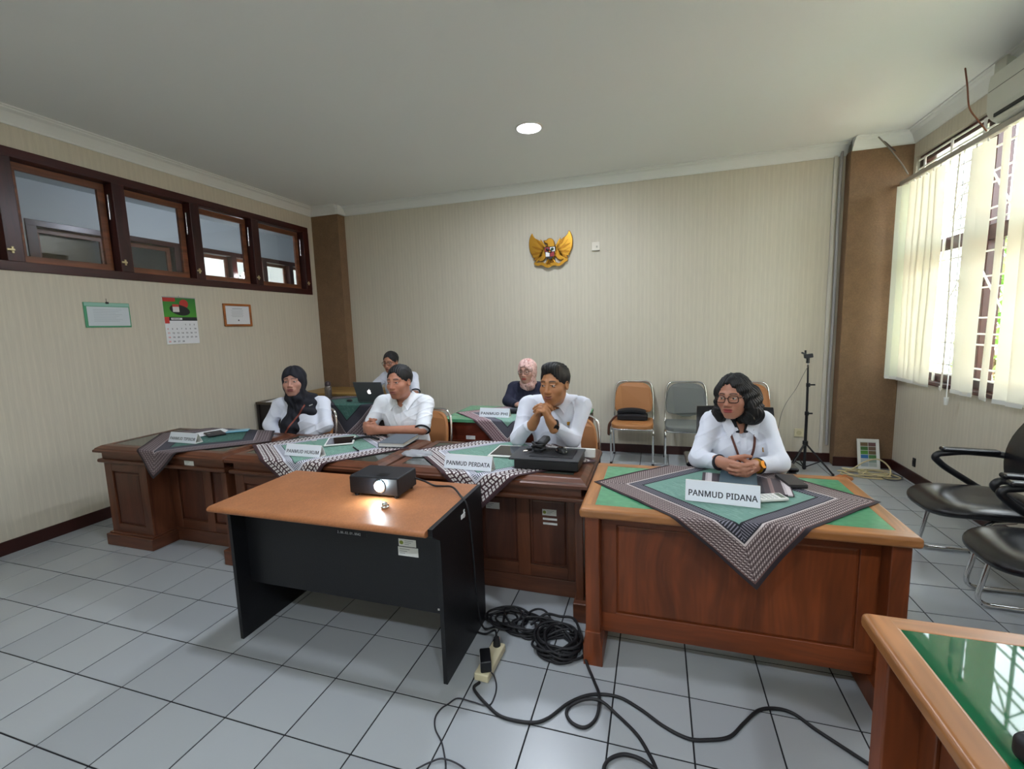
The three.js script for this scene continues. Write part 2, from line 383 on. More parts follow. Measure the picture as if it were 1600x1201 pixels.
// outside the window: yard, neighbouring building, hedge
{
  struct('ground_yard', bx(XR + 0.15, 30, -0.3, -0.25, -22, 16), mat('#c4bfae', 0.9));
  const b = thing('neighbour_building', 'peach painted building across the yard behind the window grille', 'building', [8.2, -0.25, -6.5]);
  obj('wall', bx(0, 4, 0, 3.4, -5.5, 6, 0.01), mat('#bb6e3e', 0.85), b);
  obj('roof', bx(-0.9, 4.6, 3.4, 3.6, -6.2, 6.7, 0.02), mat('#7b3d2c', 0.8), b);
  for (const z of [-3.6, -0.6, 2.4]) { const f = obj('window', [bx(-0.05, 0.02, 1.1, 2.5, z, z + 1.3)], mat('#efe9da', 0.6), b); obj('pane', [bx(-0.06, -0.045, 1.18, 2.42, z + 0.08, z + 1.22)], mat('#7d8a86', 0.2), f); }
  const w = thing('yard_wall', 'low cream block wall in the sunny yard outside', 'wall', [5.2, -0.25, -4]);
  const bm = mat('#efe6cc', 0.85);
  for (let r = 0; r < 7; r++) obj('course', bx(0, 0.16, r * 0.22, r * 0.22 + 0.208, -6, 6, 0.008), bm, w);
  const pg = [], leaf = mat('#6fa03c', 0.8, { transmission: 0.3, thickness: 0 });
  for (let k = 0; k < 1400; k++) {
    const a = rr(0, 2 * PI), h = rr(0, 1), rad = 0.55 * Math.sqrt(rnd()) * (1 - 0.3 * h), g = new THREE.CircleGeometry(rr(0.04, 0.08), 6).scale(0.6, 1.3, 1);
    place(g, [rad * Math.cos(a), 0.2 + 2.6 * h, 1.8 * rad * Math.sin(a)], [rr(0, 6), rr(0, 6), 0]); pg.push(g);
  }
  const t = thing('garden_shrub', 'tall sunlit green shrub outside by the window corner', 'shrub', [4.2, -0.25, -7.2]);
  const fo = obj('foliage', pg, leaf, t); fo.userData.kind = 'stuff';
  obj('stem', [rod([0, 0, 0], [0.05, 1.6, 0.05], 0.03), rod([0, 0, 0], [-0.15, 1.5, -0.2], 0.025)], mat('#5b4630', 0.9), t);
  copy(t, [4.0, -0.25, -1.2], 0, 'rounded green shrub outside beyond the right end of the window');
}

// ---------- desks ----------
const sticker = (w, h, seal) => printed(256, Math.round(256 * h / w), (c, a, b) => {
  c.fillStyle = '#e4e6e2'; c.fillRect(0, 0, a, b); c.fillStyle = '#8b8f92';
  if (seal) { c.fillStyle = '#8a9a3c'; c.beginPath(); c.arc(a * 0.16, b * 0.5, b * 0.26, 0, 7); c.fill(); c.fillStyle = '#9aa0a2'; }
  for (let k = 0; k < 3; k++) c.fillRect(a * (seal ? 0.34 : 0.08), b * (0.2 + 0.24 * k), a * (0.5 - 0.12 * k), b * 0.07);
});
const stickerA = sticker(0.085, 0.038, true), stickerB = sticker(0.1, 0.05, false);
// moulded desk: green-grey glass let into an ogee-edged top, apron and lip, pedestal left, recessed panels, end panel with foot
function mouldedDesk(label, x0, x1, zb, zf, T, glass, leftEdge = 0) {
  const t = thing('moulded_desk', label, 'desk', [(x0 + x1) / 2, 0, (zb + zf) / 2]);
  const w = (x1 - x0) / 2, d = (zf - zb) / 2, B = M.dark;
  // top: four mitred boards with a chamfered ogee section
  const sec = new THREE.Shape();
  [[0, -0.045], [0, -0.03], [0.008, -0.024], [0.012, -0.016], [0.035, -0.003], [0.042, 0], [0.085, 0], [0.085, -0.045]].forEach(([a, b], i) => i ? sec.lineTo(a, b) : sec.moveTo(a, b));
  const board = (len) => {                       // along x from -len..len, section runs inward (+z), mitred 45 degrees
    const g = new THREE.ExtrudeGeometry(sec, { depth: 2 * len, bevelEnabled: false, steps: 1 }); g.rotateY(-PI / 2);  // section x -> z
    const p = g.attributes.position;
    for (let i = 0; i < p.count; i++) { const x = p.getX(i) + len, z = p.getZ(i); p.setX(i, x > 0 ? len - z : -len + z); }
    g.computeVertexNormals(); return g;
  };
  const top = obj('tabletop', [0, 1, 2, 3].map((k) => { const g = board(k % 2 ? d : w); g.rotateY(k * PI / 2); const o = [[0, -d], [-w, 0], [0, d], [w, 0]][k]; return g.translate(o[0], T, o[1]); }), B, t);
  obj('glass_top', bx(-w + 0.082, w - 0.082, T - 0.012, T - 0.002, -d + 0.082, d - 0.082, 0.002), glass, t, { uv: false });
  obj('top_board', bx(-w + 0.07, w - 0.07, T - 0.04, T - 0.013, -d + 0.07, d - 0.07), B, t);
  obj('apron', bx(-w + 0.035, w - 0.035, T - 0.1, T - 0.042, -d + 0.035, d - 0.035, 0.004), B, t);
  obj('lip', bx(-w + 0.012, w - 0.012, T - 0.125, T - 0.098, -d + 0.02, d - 0.012, 0.01), B, t);
  const y1 = T - 0.126, f = d - 0.05;
  const panelled = (name, a, b, z, n, yb = 0.12) => {             // stiles, rails and raised fields facing +z
    const st = 0.075, fw = (b - a - st * (n + 1)) / n;
    obj(name, bx(a, b, yb, y1, z - 0.03, z - 0.016), M.darkFront, t, { swap: true });
    for (let k = 0; k <= n; k++) { const u = a + k * (fw + st); obj('stile', bx(u, u + st, yb, y1, z - 0.016, z, 0.003), B, t, { swap: true }); }
    for (const [p, q] of [[yb, yb + 0.07], [y1 - 0.07, y1]]) obj('rail', bx(a + st - 0.001, b - st + 0.001, p, q, z - 0.017, z - 0.001, 0.003), B, t);
    for (let k = 0; k < n; k++) {
      const u = a + st + k * (fw + st), g = new THREE.Shape();
      const fx = [u + 0.02, u + fw - 0.02], fy = [yb + 0.09, y1 - 0.09];
      g.moveTo(fx[0], fy[0]); g.lineTo(fx[1], fy[0]); g.lineTo(fx[1], fy[1]); g.lineTo(fx[0], fy[1]); g.closePath();
      obj('field', extrude(g, 0.002, 0.009).translate(0, 0, z - 0.018), M.darkFront, t, { swap: true });
    }
  };
  // pedestal
  const pl = -w + leftEdge + 0.02, pr = -w + 0.45;
  obj('pedestal', bx(pl, pr, 0.09, y1, -d + 0.06, f - 0.03), B, t, { swap: true });
  panelled('pedestal_front', pl, pr, f, 1, 0.09);
  obj('plinth', [bx(pl - 0.025, pr + 0.025, 0, 0.088, -d + 0.05, f + 0.035, 0.006), bx(pl - 0.012, pr + 0.012, 0.086, 0.1, -d + 0.055, f + 0.018, 0.005)], B, t);
  // recessed front
  const rz = d - 0.215;
  panelled('front_panel', pr, w - 0.07, rz, 2, 0.1);
  obj('bottom_rail', bx(pr, w - 0.07, 0, 0.1, rz - 0.03, rz + 0.006, 0.004), B, t);
  // right end panel on its foot
  obj('end_panel', bx(w - 0.072, w - 0.03, 0.1, y1, -d + 0.06, d - 0.035, 0.005), B, t, { swap: true });
  obj('foot', bx(w - 0.082, w - 0.012, 0, 0.105, -d + 0.03, d, 0.006), B, t);
  t.userData.rz = rz;
  return t;
}
const ZM = (-2.2 - 2.87) / 2, TM = 0.765;
const deskTipikor = mouldedDesk('dark carved desk at the left wall, carrying the leftmost nameplate', -3.94, -2.69, -2.87, -2.2, TM, M.darkGlass);
const deskHukum = mouldedDesk('dark carved desk directly behind the black projector table, with two hands clasped on it', -2.68, -1.505, -2.87, -2.2, TM, M.darkGlass);
const deskPerdata = mouldedDesk('dark carved desk with the black box and mouse, touching the honey coloured desk', -1.5, -0.32, -2.87, -2.2, TM, M.darkGlass);
const stick = (t, m, w, h, x, y, z, name = 'inventory_sticker') => { const o = obj(name, new THREE.BoxGeometry(w, h, 0.001), m, t, { uv: false }); o.position.set(x, y, z); return o; };
stick(deskTipikor, stickerB, 0.085, 0.034, 0.28, 0.682, 0.301);
stick(deskPerdata, stickerB, 0.085, 0.04, 0.005, 0.505, deskPerdata.userData.rz + 0.0008);
stick(deskPerdata, stickerA, 0.082, 0.036, 0.342, 0.491, deskPerdata.userData.rz - 0.0045);
stick(deskPerdata, stickerB, 0.082, 0.012, 0.345, 0.452, deskPerdata.userData.rz - 0.0045);
stick(deskPerdata, stickerB, 0.082, 0.012, 0.346, 0.425, deskPerdata.userData.rz - 0.0045);

// plain desk: honey wood frame round green glass, end legs on flared feet, one raised front panel
function honeyDesk(label, wid, dep, T, pos, turn, glass) {
  const t = thing('glass_topped_desk', label, 'desk', pos, turn), w = wid / 2, d = dep / 2, e = 0.072;
  const B = M.honey, F = M.honeyFront;
  obj('tabletop', [bx(-w, w, T - 0.042, T, d - e, d, 0.014), bx(-w, w, T - 0.042, T, -d, -d + e, 0.014)], B, t);
  obj('side_board', bx(-w, -w + e, T - 0.0415, T - 0.0005, -d + 0.012, d - 0.012, 0.014), B, t, { swap: true });
  obj('side_board', bx(w - e, w, T - 0.0415, T - 0.0005, -d + 0.012, d - 0.012, 0.014), B, t, { swap: true });
  obj('under_board', bx(-w + 0.03, w - 0.03, T - 0.05, T - 0.012, -d + 0.03, d - 0.03), F, t);
  obj('glass_top', bx(-w + e - 0.012, w - e + 0.012, T - 0.011, T - 0.0015, -d + e - 0.012, d - e + 0.012, 0.002), glass, t, { uv: false });
  const y1 = T - 0.05;
  for (const s of [-1, 1]) {
    const a = s * (w - 0.05);
    obj('end_leg', bx(a - 0.032, a + 0.032, 0.13, y1, -d + 0.05, d - 0.035, 0.006), F, t, { swap: true });
    const sh = new THREE.Shape();                    // flared foot, curving up into the leg
    sh.moveTo(-0.04, 0); sh.lineTo(0.04, 0); sh.lineTo(0.04, 0.1); sh.quadraticCurveTo(0.033, 0.105, 0.031, 0.16); sh.lineTo(-0.031, 0.16); sh.quadraticCurveTo(-0.033, 0.105, -0.04, 0.1); sh.closePath();
    obj('foot', extrude(sh, dep - 0.08, 0.003).translate(a, 0, -d + 0.05), F, t, { swap: true });
  }
  const z = d - 0.115, a = -w + 0.08, b = w - 0.08, yb = 0.12;
  obj('front_panel', bx(a, b, yb, y1, z - 0.03, z - 0.008), F, t, { swap: true });
  obj('rail', bx(a, b, yb, yb + 0.1, z - 0.009, z + 0.004, 0.004), F, t);
  obj('rail', bx(a, b, y1 - 0.06, y1, z - 0.009, z + 0.004, 0.004), F, t);
  obj('stile', bx(a, a + 0.07, yb + 0.09, y1 - 0.05, z - 0.009, z + 0.004, 0.004), F, t, { swap: true });
  obj('stile', bx(b - 0.07, b, yb + 0.09, y1 - 0.05, z - 0.009, z + 0.004, 0.004), F, t, { swap: true });
  const g = new THREE.Shape(); g.moveTo(a + 0.08, yb + 0.11); g.lineTo(b - 0.08, yb + 0.11); g.lineTo(b - 0.08, y1 - 0.07); g.lineTo(a + 0.08, y1 - 0.07); g.closePath();
  obj('field', extrude(g, 0.002, 0.008).translate(0, 0, z - 0.012), F, t, { swap: true });
  return t;
}
honeyDesk('honey coloured desk with light green top, carrying the rightmost nameplate', 1.225, 0.7, 0.75, [0.3, 0, -2.24], 0, M.greenGlass);
honeyDesk('honey brown desk with reflecting green glass in the lower right corner', 1.3, 0.72, 0.75, [0.89, 0, -0.72], -PI / 2, M.greenGlassDeep);

// black computer table with a beech top
{
  const t = thing('projector_table', 'black panelled table with orange beech top under the projector', 'table', [-1.45, 0, -1.84]);
  const sh = new THREE.Shape(), w = 0.575, T = 0.735;
  // top: rounded front edge towards the camera
  sh.moveTo(-0.28, T - 0.03); sh.lineTo(0.27, T - 0.03); sh.quadraticCurveTo(0.295, T - 0.028, 0.295, T - 0.014); sh.quadraticCurveTo(0.293, T, 0.27, T); sh.lineTo(-0.28, T); sh.closePath();
  const g = extrude(sh, 2 * w, 0); g.rotateY(-PI / 2).translate(w, 0, 0);
  obj('tabletop', g, M.beech, t);
  for (const s of [-1, 1]) {
    const p = new THREE.Shape();                       // side panel with its upper front corner cut off
    p.moveTo(-0.275, 0); p.lineTo(0.2, 0); p.lineTo(0.2, 0.66); p.lineTo(0.265, s > 0 ? T - 0.03 : T - 0.032); p.lineTo(0.265, T + (s > 0 ? 0.0 : -0.031)); p.lineTo(-0.275, T + (s > 0 ? 0.002 : -0.031)); p.closePath();
    const q = extrude(p, 0.018, 0.001); q.rotateY(-PI / 2).translate(s > 0 ? w + 0.02 : -w + 0.03, 0, 0);
    obj('side_panel', q, M.black, t);
  }
  obj('modesty_panel', bx(-w + 0.02, w - 0.005, 0.27, T - 0.031, 0.105, 0.121), M.black, t);
  const z = 0.1222;
  stick(t, stickerA, 0.088, 0.034, 0.39, 0.588, z); stick(t, stickerB, 0.102, 0.042, 0.392, 0.546, z);
  const ink = mat('#ffffff', 0.7, { map: canvasTex(512, 64, (c, a, b) => { c.fillStyle = '#17191e'; c.fillRect(0, 0, a, b); c.fillStyle = '#c8ccd0'; c.font = 'bold 44px monospace'; c.fillText('2.06.02.01.0042', 20, 46); }) });
  stick(t, ink, 0.168, 0.024, 0.094, 0.6, z - 0.0002, 'stencilled_number');
  stick(t, stickerB, 0.02, 0.009, 0.535, 0.29, z - 0.0002, 'maker_plate');
  obj('edge_tape', [bx(w + 0.0205, w + 0.0215, 0.655, 0.695, -0.06, -0.045), bx(w + 0.0205, w + 0.024, 0.66, 0.68, -0.06, -0.015, 0.001)], M.paper, t);
}

// far desks
function farDesk(name, label, x0, x1, zb, zf, T, front, topM, drawers) {
  const t = thing(name, label, 'desk', [(x0 + x1) / 2, 0, (zb + zf) / 2]), w = (x1 - x0) / 2, d = (zf - zb) / 2;
  obj('tabletop', bx(-w, w, T - 0.03, T, -d, d, 0.005), topM, t);
  obj('front_panel', bx(-w + 0.02, w - 0.02, 0.08, T - 0.03, d - 0.05, d - 0.03), front, t);
  for (const s of [-1, 1]) obj('side_panel', bx(s * w - (s > 0 ? 0.03 : 0), s * w + (s > 0 ? 0 : 0.03), 0, T - 0.03, -d + 0.02, d - 0.01, 0.003), front, t, { swap: true });
  if (drawers) { obj('rail', bx(-w + 0.03, w - 0.03, T - 0.2, T - 0.19, d - 0.032, d - 0.022, 0.002), front, t); }
  return t;
}
const deskPhi = farDesk('green_topped_desk', 'reddish brown desk with green top behind the man with clasped hands under his chin', -1.78, -0.55, -4.23, -3.56, 0.765, wood('#7a3220', 0.35), M.greenGlass, true);
stick(deskPhi, stickerB, 0.085, 0.032, -0.36, 0.6, 0.306);
farDesk('dark_desk', 'near black desk along the left wall under the laptop', -4.49, -2.5, -4.72, -4.17, 0.755, mat('#241d1a', 0.5), mat('#4a3f30', 0.35), false);
farDesk('pale_table', 'pale yellow wood table by the brown pillar behind the steel bottle', -4.42, -3.35, -5.36, -4.76, 0.78, M.pale, M.pale, false);

// ---------- chairs ----------
// stacking chair: chrome tube frame, padded seat, rounded padded back. Faces +z, origin on the floor under the seat
function stackChair(label, pad, pos, turn, group) {
  const t = thing('visitor_chair', label, 'chair', pos, turn, group);
  const seat = new THREE.Shape(), w = 0.2;
  seat.moveTo(-w, -0.2); seat.lineTo(w, -0.2); seat.lineTo(w + 0.012, 0.14); seat.quadraticCurveTo(w + 0.005, 0.2, w - 0.06, 0.21); seat.lineTo(-w + 0.06, 0.21); seat.quadraticCurveTo(-w - 0.005, 0.2, -w - 0.012, 0.14); seat.closePath();
  const sg = new THREE.ExtrudeGeometry(seat, { depth: 0.022, bevelEnabled: true, bevelThickness: 0.012, bevelSize: 0.012, bevelSegments: 3, curveSegments: 8 }); sg.rotateX(-PI / 2).scale(1, 1, -1);
  { const p = sg.attributes.position; for (let i = 0; i < p.count; i++) { const z = p.getZ(i); p.setY(i, p.getY(i) + 0.415 + 0.02 * Math.max(0, z / 0.2) - (z > 0.12 ? 0.3 * (z - 0.12) : 0)); } flip(sg); sg.computeVertexNormals(); }
  obj('seat', sg, pad, t);
  const back = new THREE.Shape();                      // wide rounded shield with a slightly bowed lower edge
  back.moveTo(-0.2, 0.1); back.quadraticCurveTo(-0.205, 0.24, -0.175, 0.31); back.quadraticCurveTo(-0.15, 0.36, -0.08, 0.365); back.lineTo(0.08, 0.365); back.quadraticCurveTo(0.15, 0.36, 0.175, 0.31); back.quadraticCurveTo(0.205, 0.24, 0.2, 0.1); back.quadraticCurveTo(0.196, 0.06, 0.17, 0.055); back.quadraticCurveTo(0.08, 0.04, 0.04, 0.02); back.lineTo(-0.04, 0.02); back.quadraticCurveTo(-0.08, 0.04, -0.17, 0.055); back.quadraticCurveTo(-0.196, 0.06, -0.2, 0.1);
  const bg = new THREE.ExtrudeGeometry(back, { depth: 0.02, bevelEnabled: true, bevelThickness: 0.01, bevelSize: 0.01, bevelSegments: 3, curveSegments: 10, steps: 1 });
  place(bg, [0, 0.475, -0.215], [0, -0.2, 0].map((v, i) => i === 1 ? 0 : v)); 
  { const p = bg.attributes.position; for (let i = 0; i < p.count; i++) { const x = p.getX(i), y = p.getY(i); p.setZ(i, p.getZ(i) - 0.2 * (y - 0.475) + 0.9 * x * x); } bg.computeVertexNormals(); }
  obj('backrest', bg, pad, t);
  const q = 0.222;
  // one tube: front foot, up, along the seat side, up behind the back, over and down the other side
  obj('frame', bent([[-q, 0.012, 0.2], [-q, 0.40, 0.215], [-q, 0.405, -0.2], [-0.215, 0.72, -0.262], [-0.19, 0.865, -0.285], [0.19, 0.865, -0.285], [0.215, 0.72, -0.262], [q, 0.405, -0.2], [q, 0.40, 0.215], [q, 0.012, 0.2]], 0.0105, 0.07), M.chrome, t);
  for (const s of [-1, 1]) obj('leg', bent([[s * q, 0.392, 0.06], [s * q, 0.37, -0.09], [s * q, 0.012, -0.21]], 0.0105, 0.05), M.chrome, t);
  obj('front_rail', bent([[-q, 0.395, 0.17], [-q + 0.01, 0.395, 0.207], [q - 0.01, 0.395, 0.207], [q, 0.395, 0.17]], 0.0105, 0.03), M.chrome, t);
  for (const s of [-1, 1]) for (const z of [0.2, -0.21]) obj('foot_cap', cyl(0.014, 0.014, 0.02, s * q, 0, z, 10), M.rubber, t);
  return t;
}
function flip(g) { const ix = g.index; if (ix) { const a = ix.array; for (let i = 0; i < a.length; i += 3) [a[i], a[i + 1]] = [a[i + 1], a[i]]; } else { for (const k of Object.keys(g.attributes)) { const A = g.attributes[k], s = A.itemSize, a = A.array; for (let i = 0; i < A.count; i += 3) for (let q = 0; q < s; q++) { const x = a[i * s + q]; a[i * s + q] = a[(i + 1) * s + q]; a[(i + 1) * s + q] = x; } } } return g; }
const tanChair = stackChair('tan chair against the back wall with a black laptop bag on its seat', M.tan, [-0.245, 0, -5.24], 0);
copy(tanChair, [0.95, 0, -5.2], 0, 'tan chair by the back wall mostly hidden behind the black haired woman');
stackChair('grey chair against the back wall right of the tan chair with the bag', M.grey, [0.325, 0, -5.2], 0);

// black cantilever armchair in leather on a chrome sled; faces +z
function sledChair(label, pos, turn, lean = 0.4, taper = 1, yc = 0.78, hs = 1, bz = -0.27) {
  const t = thing('sled_chair', label, 'chair', pos, turn);
  const g = new THREE.SphereGeometry(1, 48, 24), p = g.attributes.position, pw = (v, e) => Math.sign(v) * Math.abs(v) ** e;   // cushion: a superellipsoid, dipped in the middle, waterfall front
  for (let i = 0; i < p.count; i++) {
    const c = Math.max(1e-6, Math.hypot(p.getX(i), p.getZ(i))), r = Math.pow(c, 0.6), x = pw(p.getX(i) / c, 0.62) * r * 0.262, z = pw(p.getZ(i) / c, 0.62) * r * 0.295, h = pw(p.getY(i), 0.8);
    let y = h * (h > 0 ? 0.045 : 0.05) - (h > 0 ? 0.014 * Math.exp(-(x * x + z * z) / 0.03) : 0);
    if (z > 0.1) y -= 0.9 * (z - 0.1) ** 2;
    p.setXYZ(i, x, 0.43 + y, z - 0.03);
  }
  g.computeVertexNormals();
  obj('seat', g, M.leather, t);
  const b = new THREE.BoxGeometry(0.46, 0.56, 0.05, 12, 14, 4), q = b.attributes.position;
  for (let i = 0; i < q.count; i++) {
    let x = q.getX(i), y = q.getY(i), z = q.getZ(i); const e = Math.max(Math.abs(x) / 0.23, Math.abs(y) / 0.28);
    z *= 1 - 0.7 * Math.pow(e, 6); x *= 1 - taper * (0.18 * Math.pow(Math.abs(y) / 0.28, 3) + (y > 0 ? 0.06 * y / 0.28 : 0));
    y *= hs; q.setXYZ(i, x, yc + y, bz + z - lean * (y + 0.28) + 0.05 * Math.cos(y * 7) + 0.5 * x * x);
  }
  b.computeVertexNormals();
  obj('backrest', b, M.leather, t);
  const s = 0.245;
  // sled: front uprights, floor runners, rear cross bar
  obj('sled', bent([[-s + 0.05, 0.39, -0.1], [-s, 0.39, 0.06], [-s, 0.014, 0.13], [-s, 0.014, -0.3], [s, 0.014, -0.3], [s, 0.014, 0.13], [s, 0.39, 0.06], [s - 0.05, 0.39, -0.1]], 0.0125, 0.07), M.chrome, t);
  for (const k of [-1, 1]) {
    const x = k * 0.275;
    obj('arm', [bent([[x - k * 0.06, 0.42, -0.19], [x, 0.435, -0.17], [x, 0.56, 0.01], [x, 0.615, 0.06], [x, 0.64, 0.04], [x, 0.66, -0.09], [x, 0.65, -0.28], [x - k * 0.07, 0.645, -0.33]], 0.02, 0.04)], M.plastic, t);
    const pad = new RoundedBoxGeometry(0.055, 0.028, 0.3, 3, 0.013); pad.rotateX(-0.03).translate(x, 0.668, -0.12); obj('arm_pad', pad, M.leather, t);
  }
  obj('back_bracket', [bx(-0.05, 0.05, 0.385, 0.4, -0.31, 0.0, 0.004), bx(-0.05, 0.05, 0.385, 0.6, -0.325, -0.31, 0.004)], M.plastic, t);
  return t;
}
sledChair('black leather sled chair by the right wall, the farther one under the window', [1.79, 0, -3.3], -PI / 2);
sledChair('black leather sled chair nearer the camera, cut off by the right picture edge', [1.73, 0, -2.62], -PI / 2 - 0.06);
sledChair('black armchair behind the black haired woman with glasses', [0.485, 0, -2.93], 0, 0.06, 0.1, 0.73, 0.9);
for (const [x, z, turn, l] of [[-0.63, -3.1, -0.1, 'tan chair under the man resting his chin on his hands'], [-1.87, -3.2, -0.1, 'tan chair under the man clasping his hands on the desk'], [-2.94, -3.1, -0.1, 'tan chair under the woman in the navy headscarf and white shirt']])
  copy(tanChair, [x, 0, z], turn, l);

for (const d of [deskTipikor, deskHukum, deskPerdata]) delete d.userData.rz;

// ---------- batik cloths ----------
function batik(o) {
  return canvasTex(1024, 1024, (c, N) => {
    const sq = (h, f) => { c.fillStyle = f; c.fillRect(N / 2 - h * N / 2, N / 2 - h * N / 2, h * N, h * N); };
    const sides = (a, b, fn) => {                       // fn draws a strip from (-b..b, a..b), repeated on the four sides and mitred
      for (let k = 0; k < 4; k++) {
        c.save(); c.translate(N / 2, N / 2); c.rotate(k * PI / 2); c.scale(N / 2, N / 2);
        c.beginPath(); c.moveTo(-a, a); c.lineTo(a, a); c.lineTo(b, b); c.lineTo(-b, b); c.closePath(); c.clip();
        fn(c); c.restore();
      }
    };
    sq(1, o.edge); sq(0.965, o.line2); sq(0.955, o.ground);
    sides(o.r1, 0.955, (c) => {
      if (o.kind === 'lattice') {
        const st = o.st || 0.045; c.lineWidth = 0.15 * st;
        for (let x = -1; x < 1; x += st) for (let y = o.r1; y < 0.97; y += st) {
          c.fillStyle = o.motif; c.beginPath(); c.moveTo(x, y + 0.004); c.lineTo(x + st * 0.52, y + st * 0.4); c.lineTo(x + st * 0.35, y + st * 0.78); c.lineTo(x - st * 0.22, y + st * 0.36); c.closePath(); c.fill();
          c.strokeStyle = o.motif; c.beginPath(); c.moveTo(x + st * 0.5, y); c.lineTo(x + st * 0.94, y + st * 0.5); c.stroke();
          c.fillStyle = o.dot; c.fillRect(x + st * 0.62, y + st * 0.6, st * 0.2, st * 0.2);
        }
      } else {
        const st = 0.062, rows = 3, h = (0.955 - o.r1) / rows;
        for (let r = 0; r < rows; r++) for (let x = -1; x < 1; x += st) {
          const y = o.r1 + r * h, sk = r % 2 ? 0.02 : -0.02;
          c.fillStyle = o.motif; c.beginPath(); c.moveTo(x + 0.006 + sk, y + h * 0.13); c.lineTo(x + st * 0.72 + sk, y + h * 0.13); c.lineTo(x + st * 0.9, y + h * 0.86); c.lineTo(x + st * 0.2, y + h * 0.86); c.closePath(); c.fill();
          c.fillStyle = o.ground; c.fillRect(x, y + h * 0.44, st, h * 0.08);
        }
        c.fillStyle = o.ground; for (let r = 0; r <= rows; r++) c.fillRect(-1, o.r1 + r * h - 0.006, 2, 0.012);
      }
    });
    sq(o.r1, o.line); sq(o.r1 - 0.018, o.band);
    sides(o.r0, o.r1 - 0.018, (c) => { c.fillStyle = o.comb; for (let x = -1; x < 1; x += o.combStep) { c.fillRect(x, o.r0 + 0.02, o.combStep * 0.42, o.r1 - o.r0 - 0.05); } });
    sq(o.r0 + 0.012, o.bandInner); sq(o.r0, o.centre);
    let k = 7;
    const rn = () => { k = (k * 16807) % 2147483647; return k / 2147483647; };
    for (let i = 0; i < 2600; i++) { c.globalAlpha = 0.05 + 0.05 * rn(); c.fillStyle = rn() < 0.5 ? '#ffffff' : '#1c3a34'; const h = o.r0 * N / 2; c.fillRect(N / 2 + (2 * rn() - 1) * (h - 40), N / 2 + (2 * rn() - 1) * (h - 12), 6 + 34 * rn(), 2 + 3 * rn()); }
    c.globalAlpha = 1;
  });
}
const cloth1 = batik({ kind: 'lattice', edge: '#2b2226', line2: '#6b4c48', ground: '#4b3d3e', motif: '#b9aaa6', dot: '#93827c', st: 0.032, r1: 0.74, line: '#c9bfbd', band: '#1f2028', comb: '#85828e', combStep: 0.026, bandInner: '#1a1d24', r0: 0.6, centre: '#70978a' });
const cloth2 = batik({ kind: 'blocks', edge: '#3b2529', line2: '#4a2d31', ground: '#432b30', motif: '#ddd9d6', dot: '#fff', r1: 0.72, line: '#cfcfd6', band: '#d0d2da', comb: '#43445a', combStep: 0.026, bandInner: '#232838', r0: 0.6, centre: '#6f9686' });
const cloth3 = batik({ kind: 'lattice', edge: '#2c2426', line2: '#5a4446', ground: '#55484a', motif: '#8d7f80', dot: '#6f6062', r1: 0.72, line: '#a49a9c', band: '#2a2a33', comb: '#55545f', combStep: 0.02, bandInner: '#20242a', r0: 0.52, centre: '#3f6a60' });
const cloth4 = batik({ kind: 'lattice', edge: '#4a3a3e', line2: '#7a5a60', ground: '#6d4f57', motif: '#c7b3b3', dot: '#a78a90', r1: 0.74, line: '#cfc6c6', band: '#3a3a44', comb: '#7d7c88', combStep: 0.02, bandInner: '#3a3f48', r0: 0.56, centre: '#7fa595' });
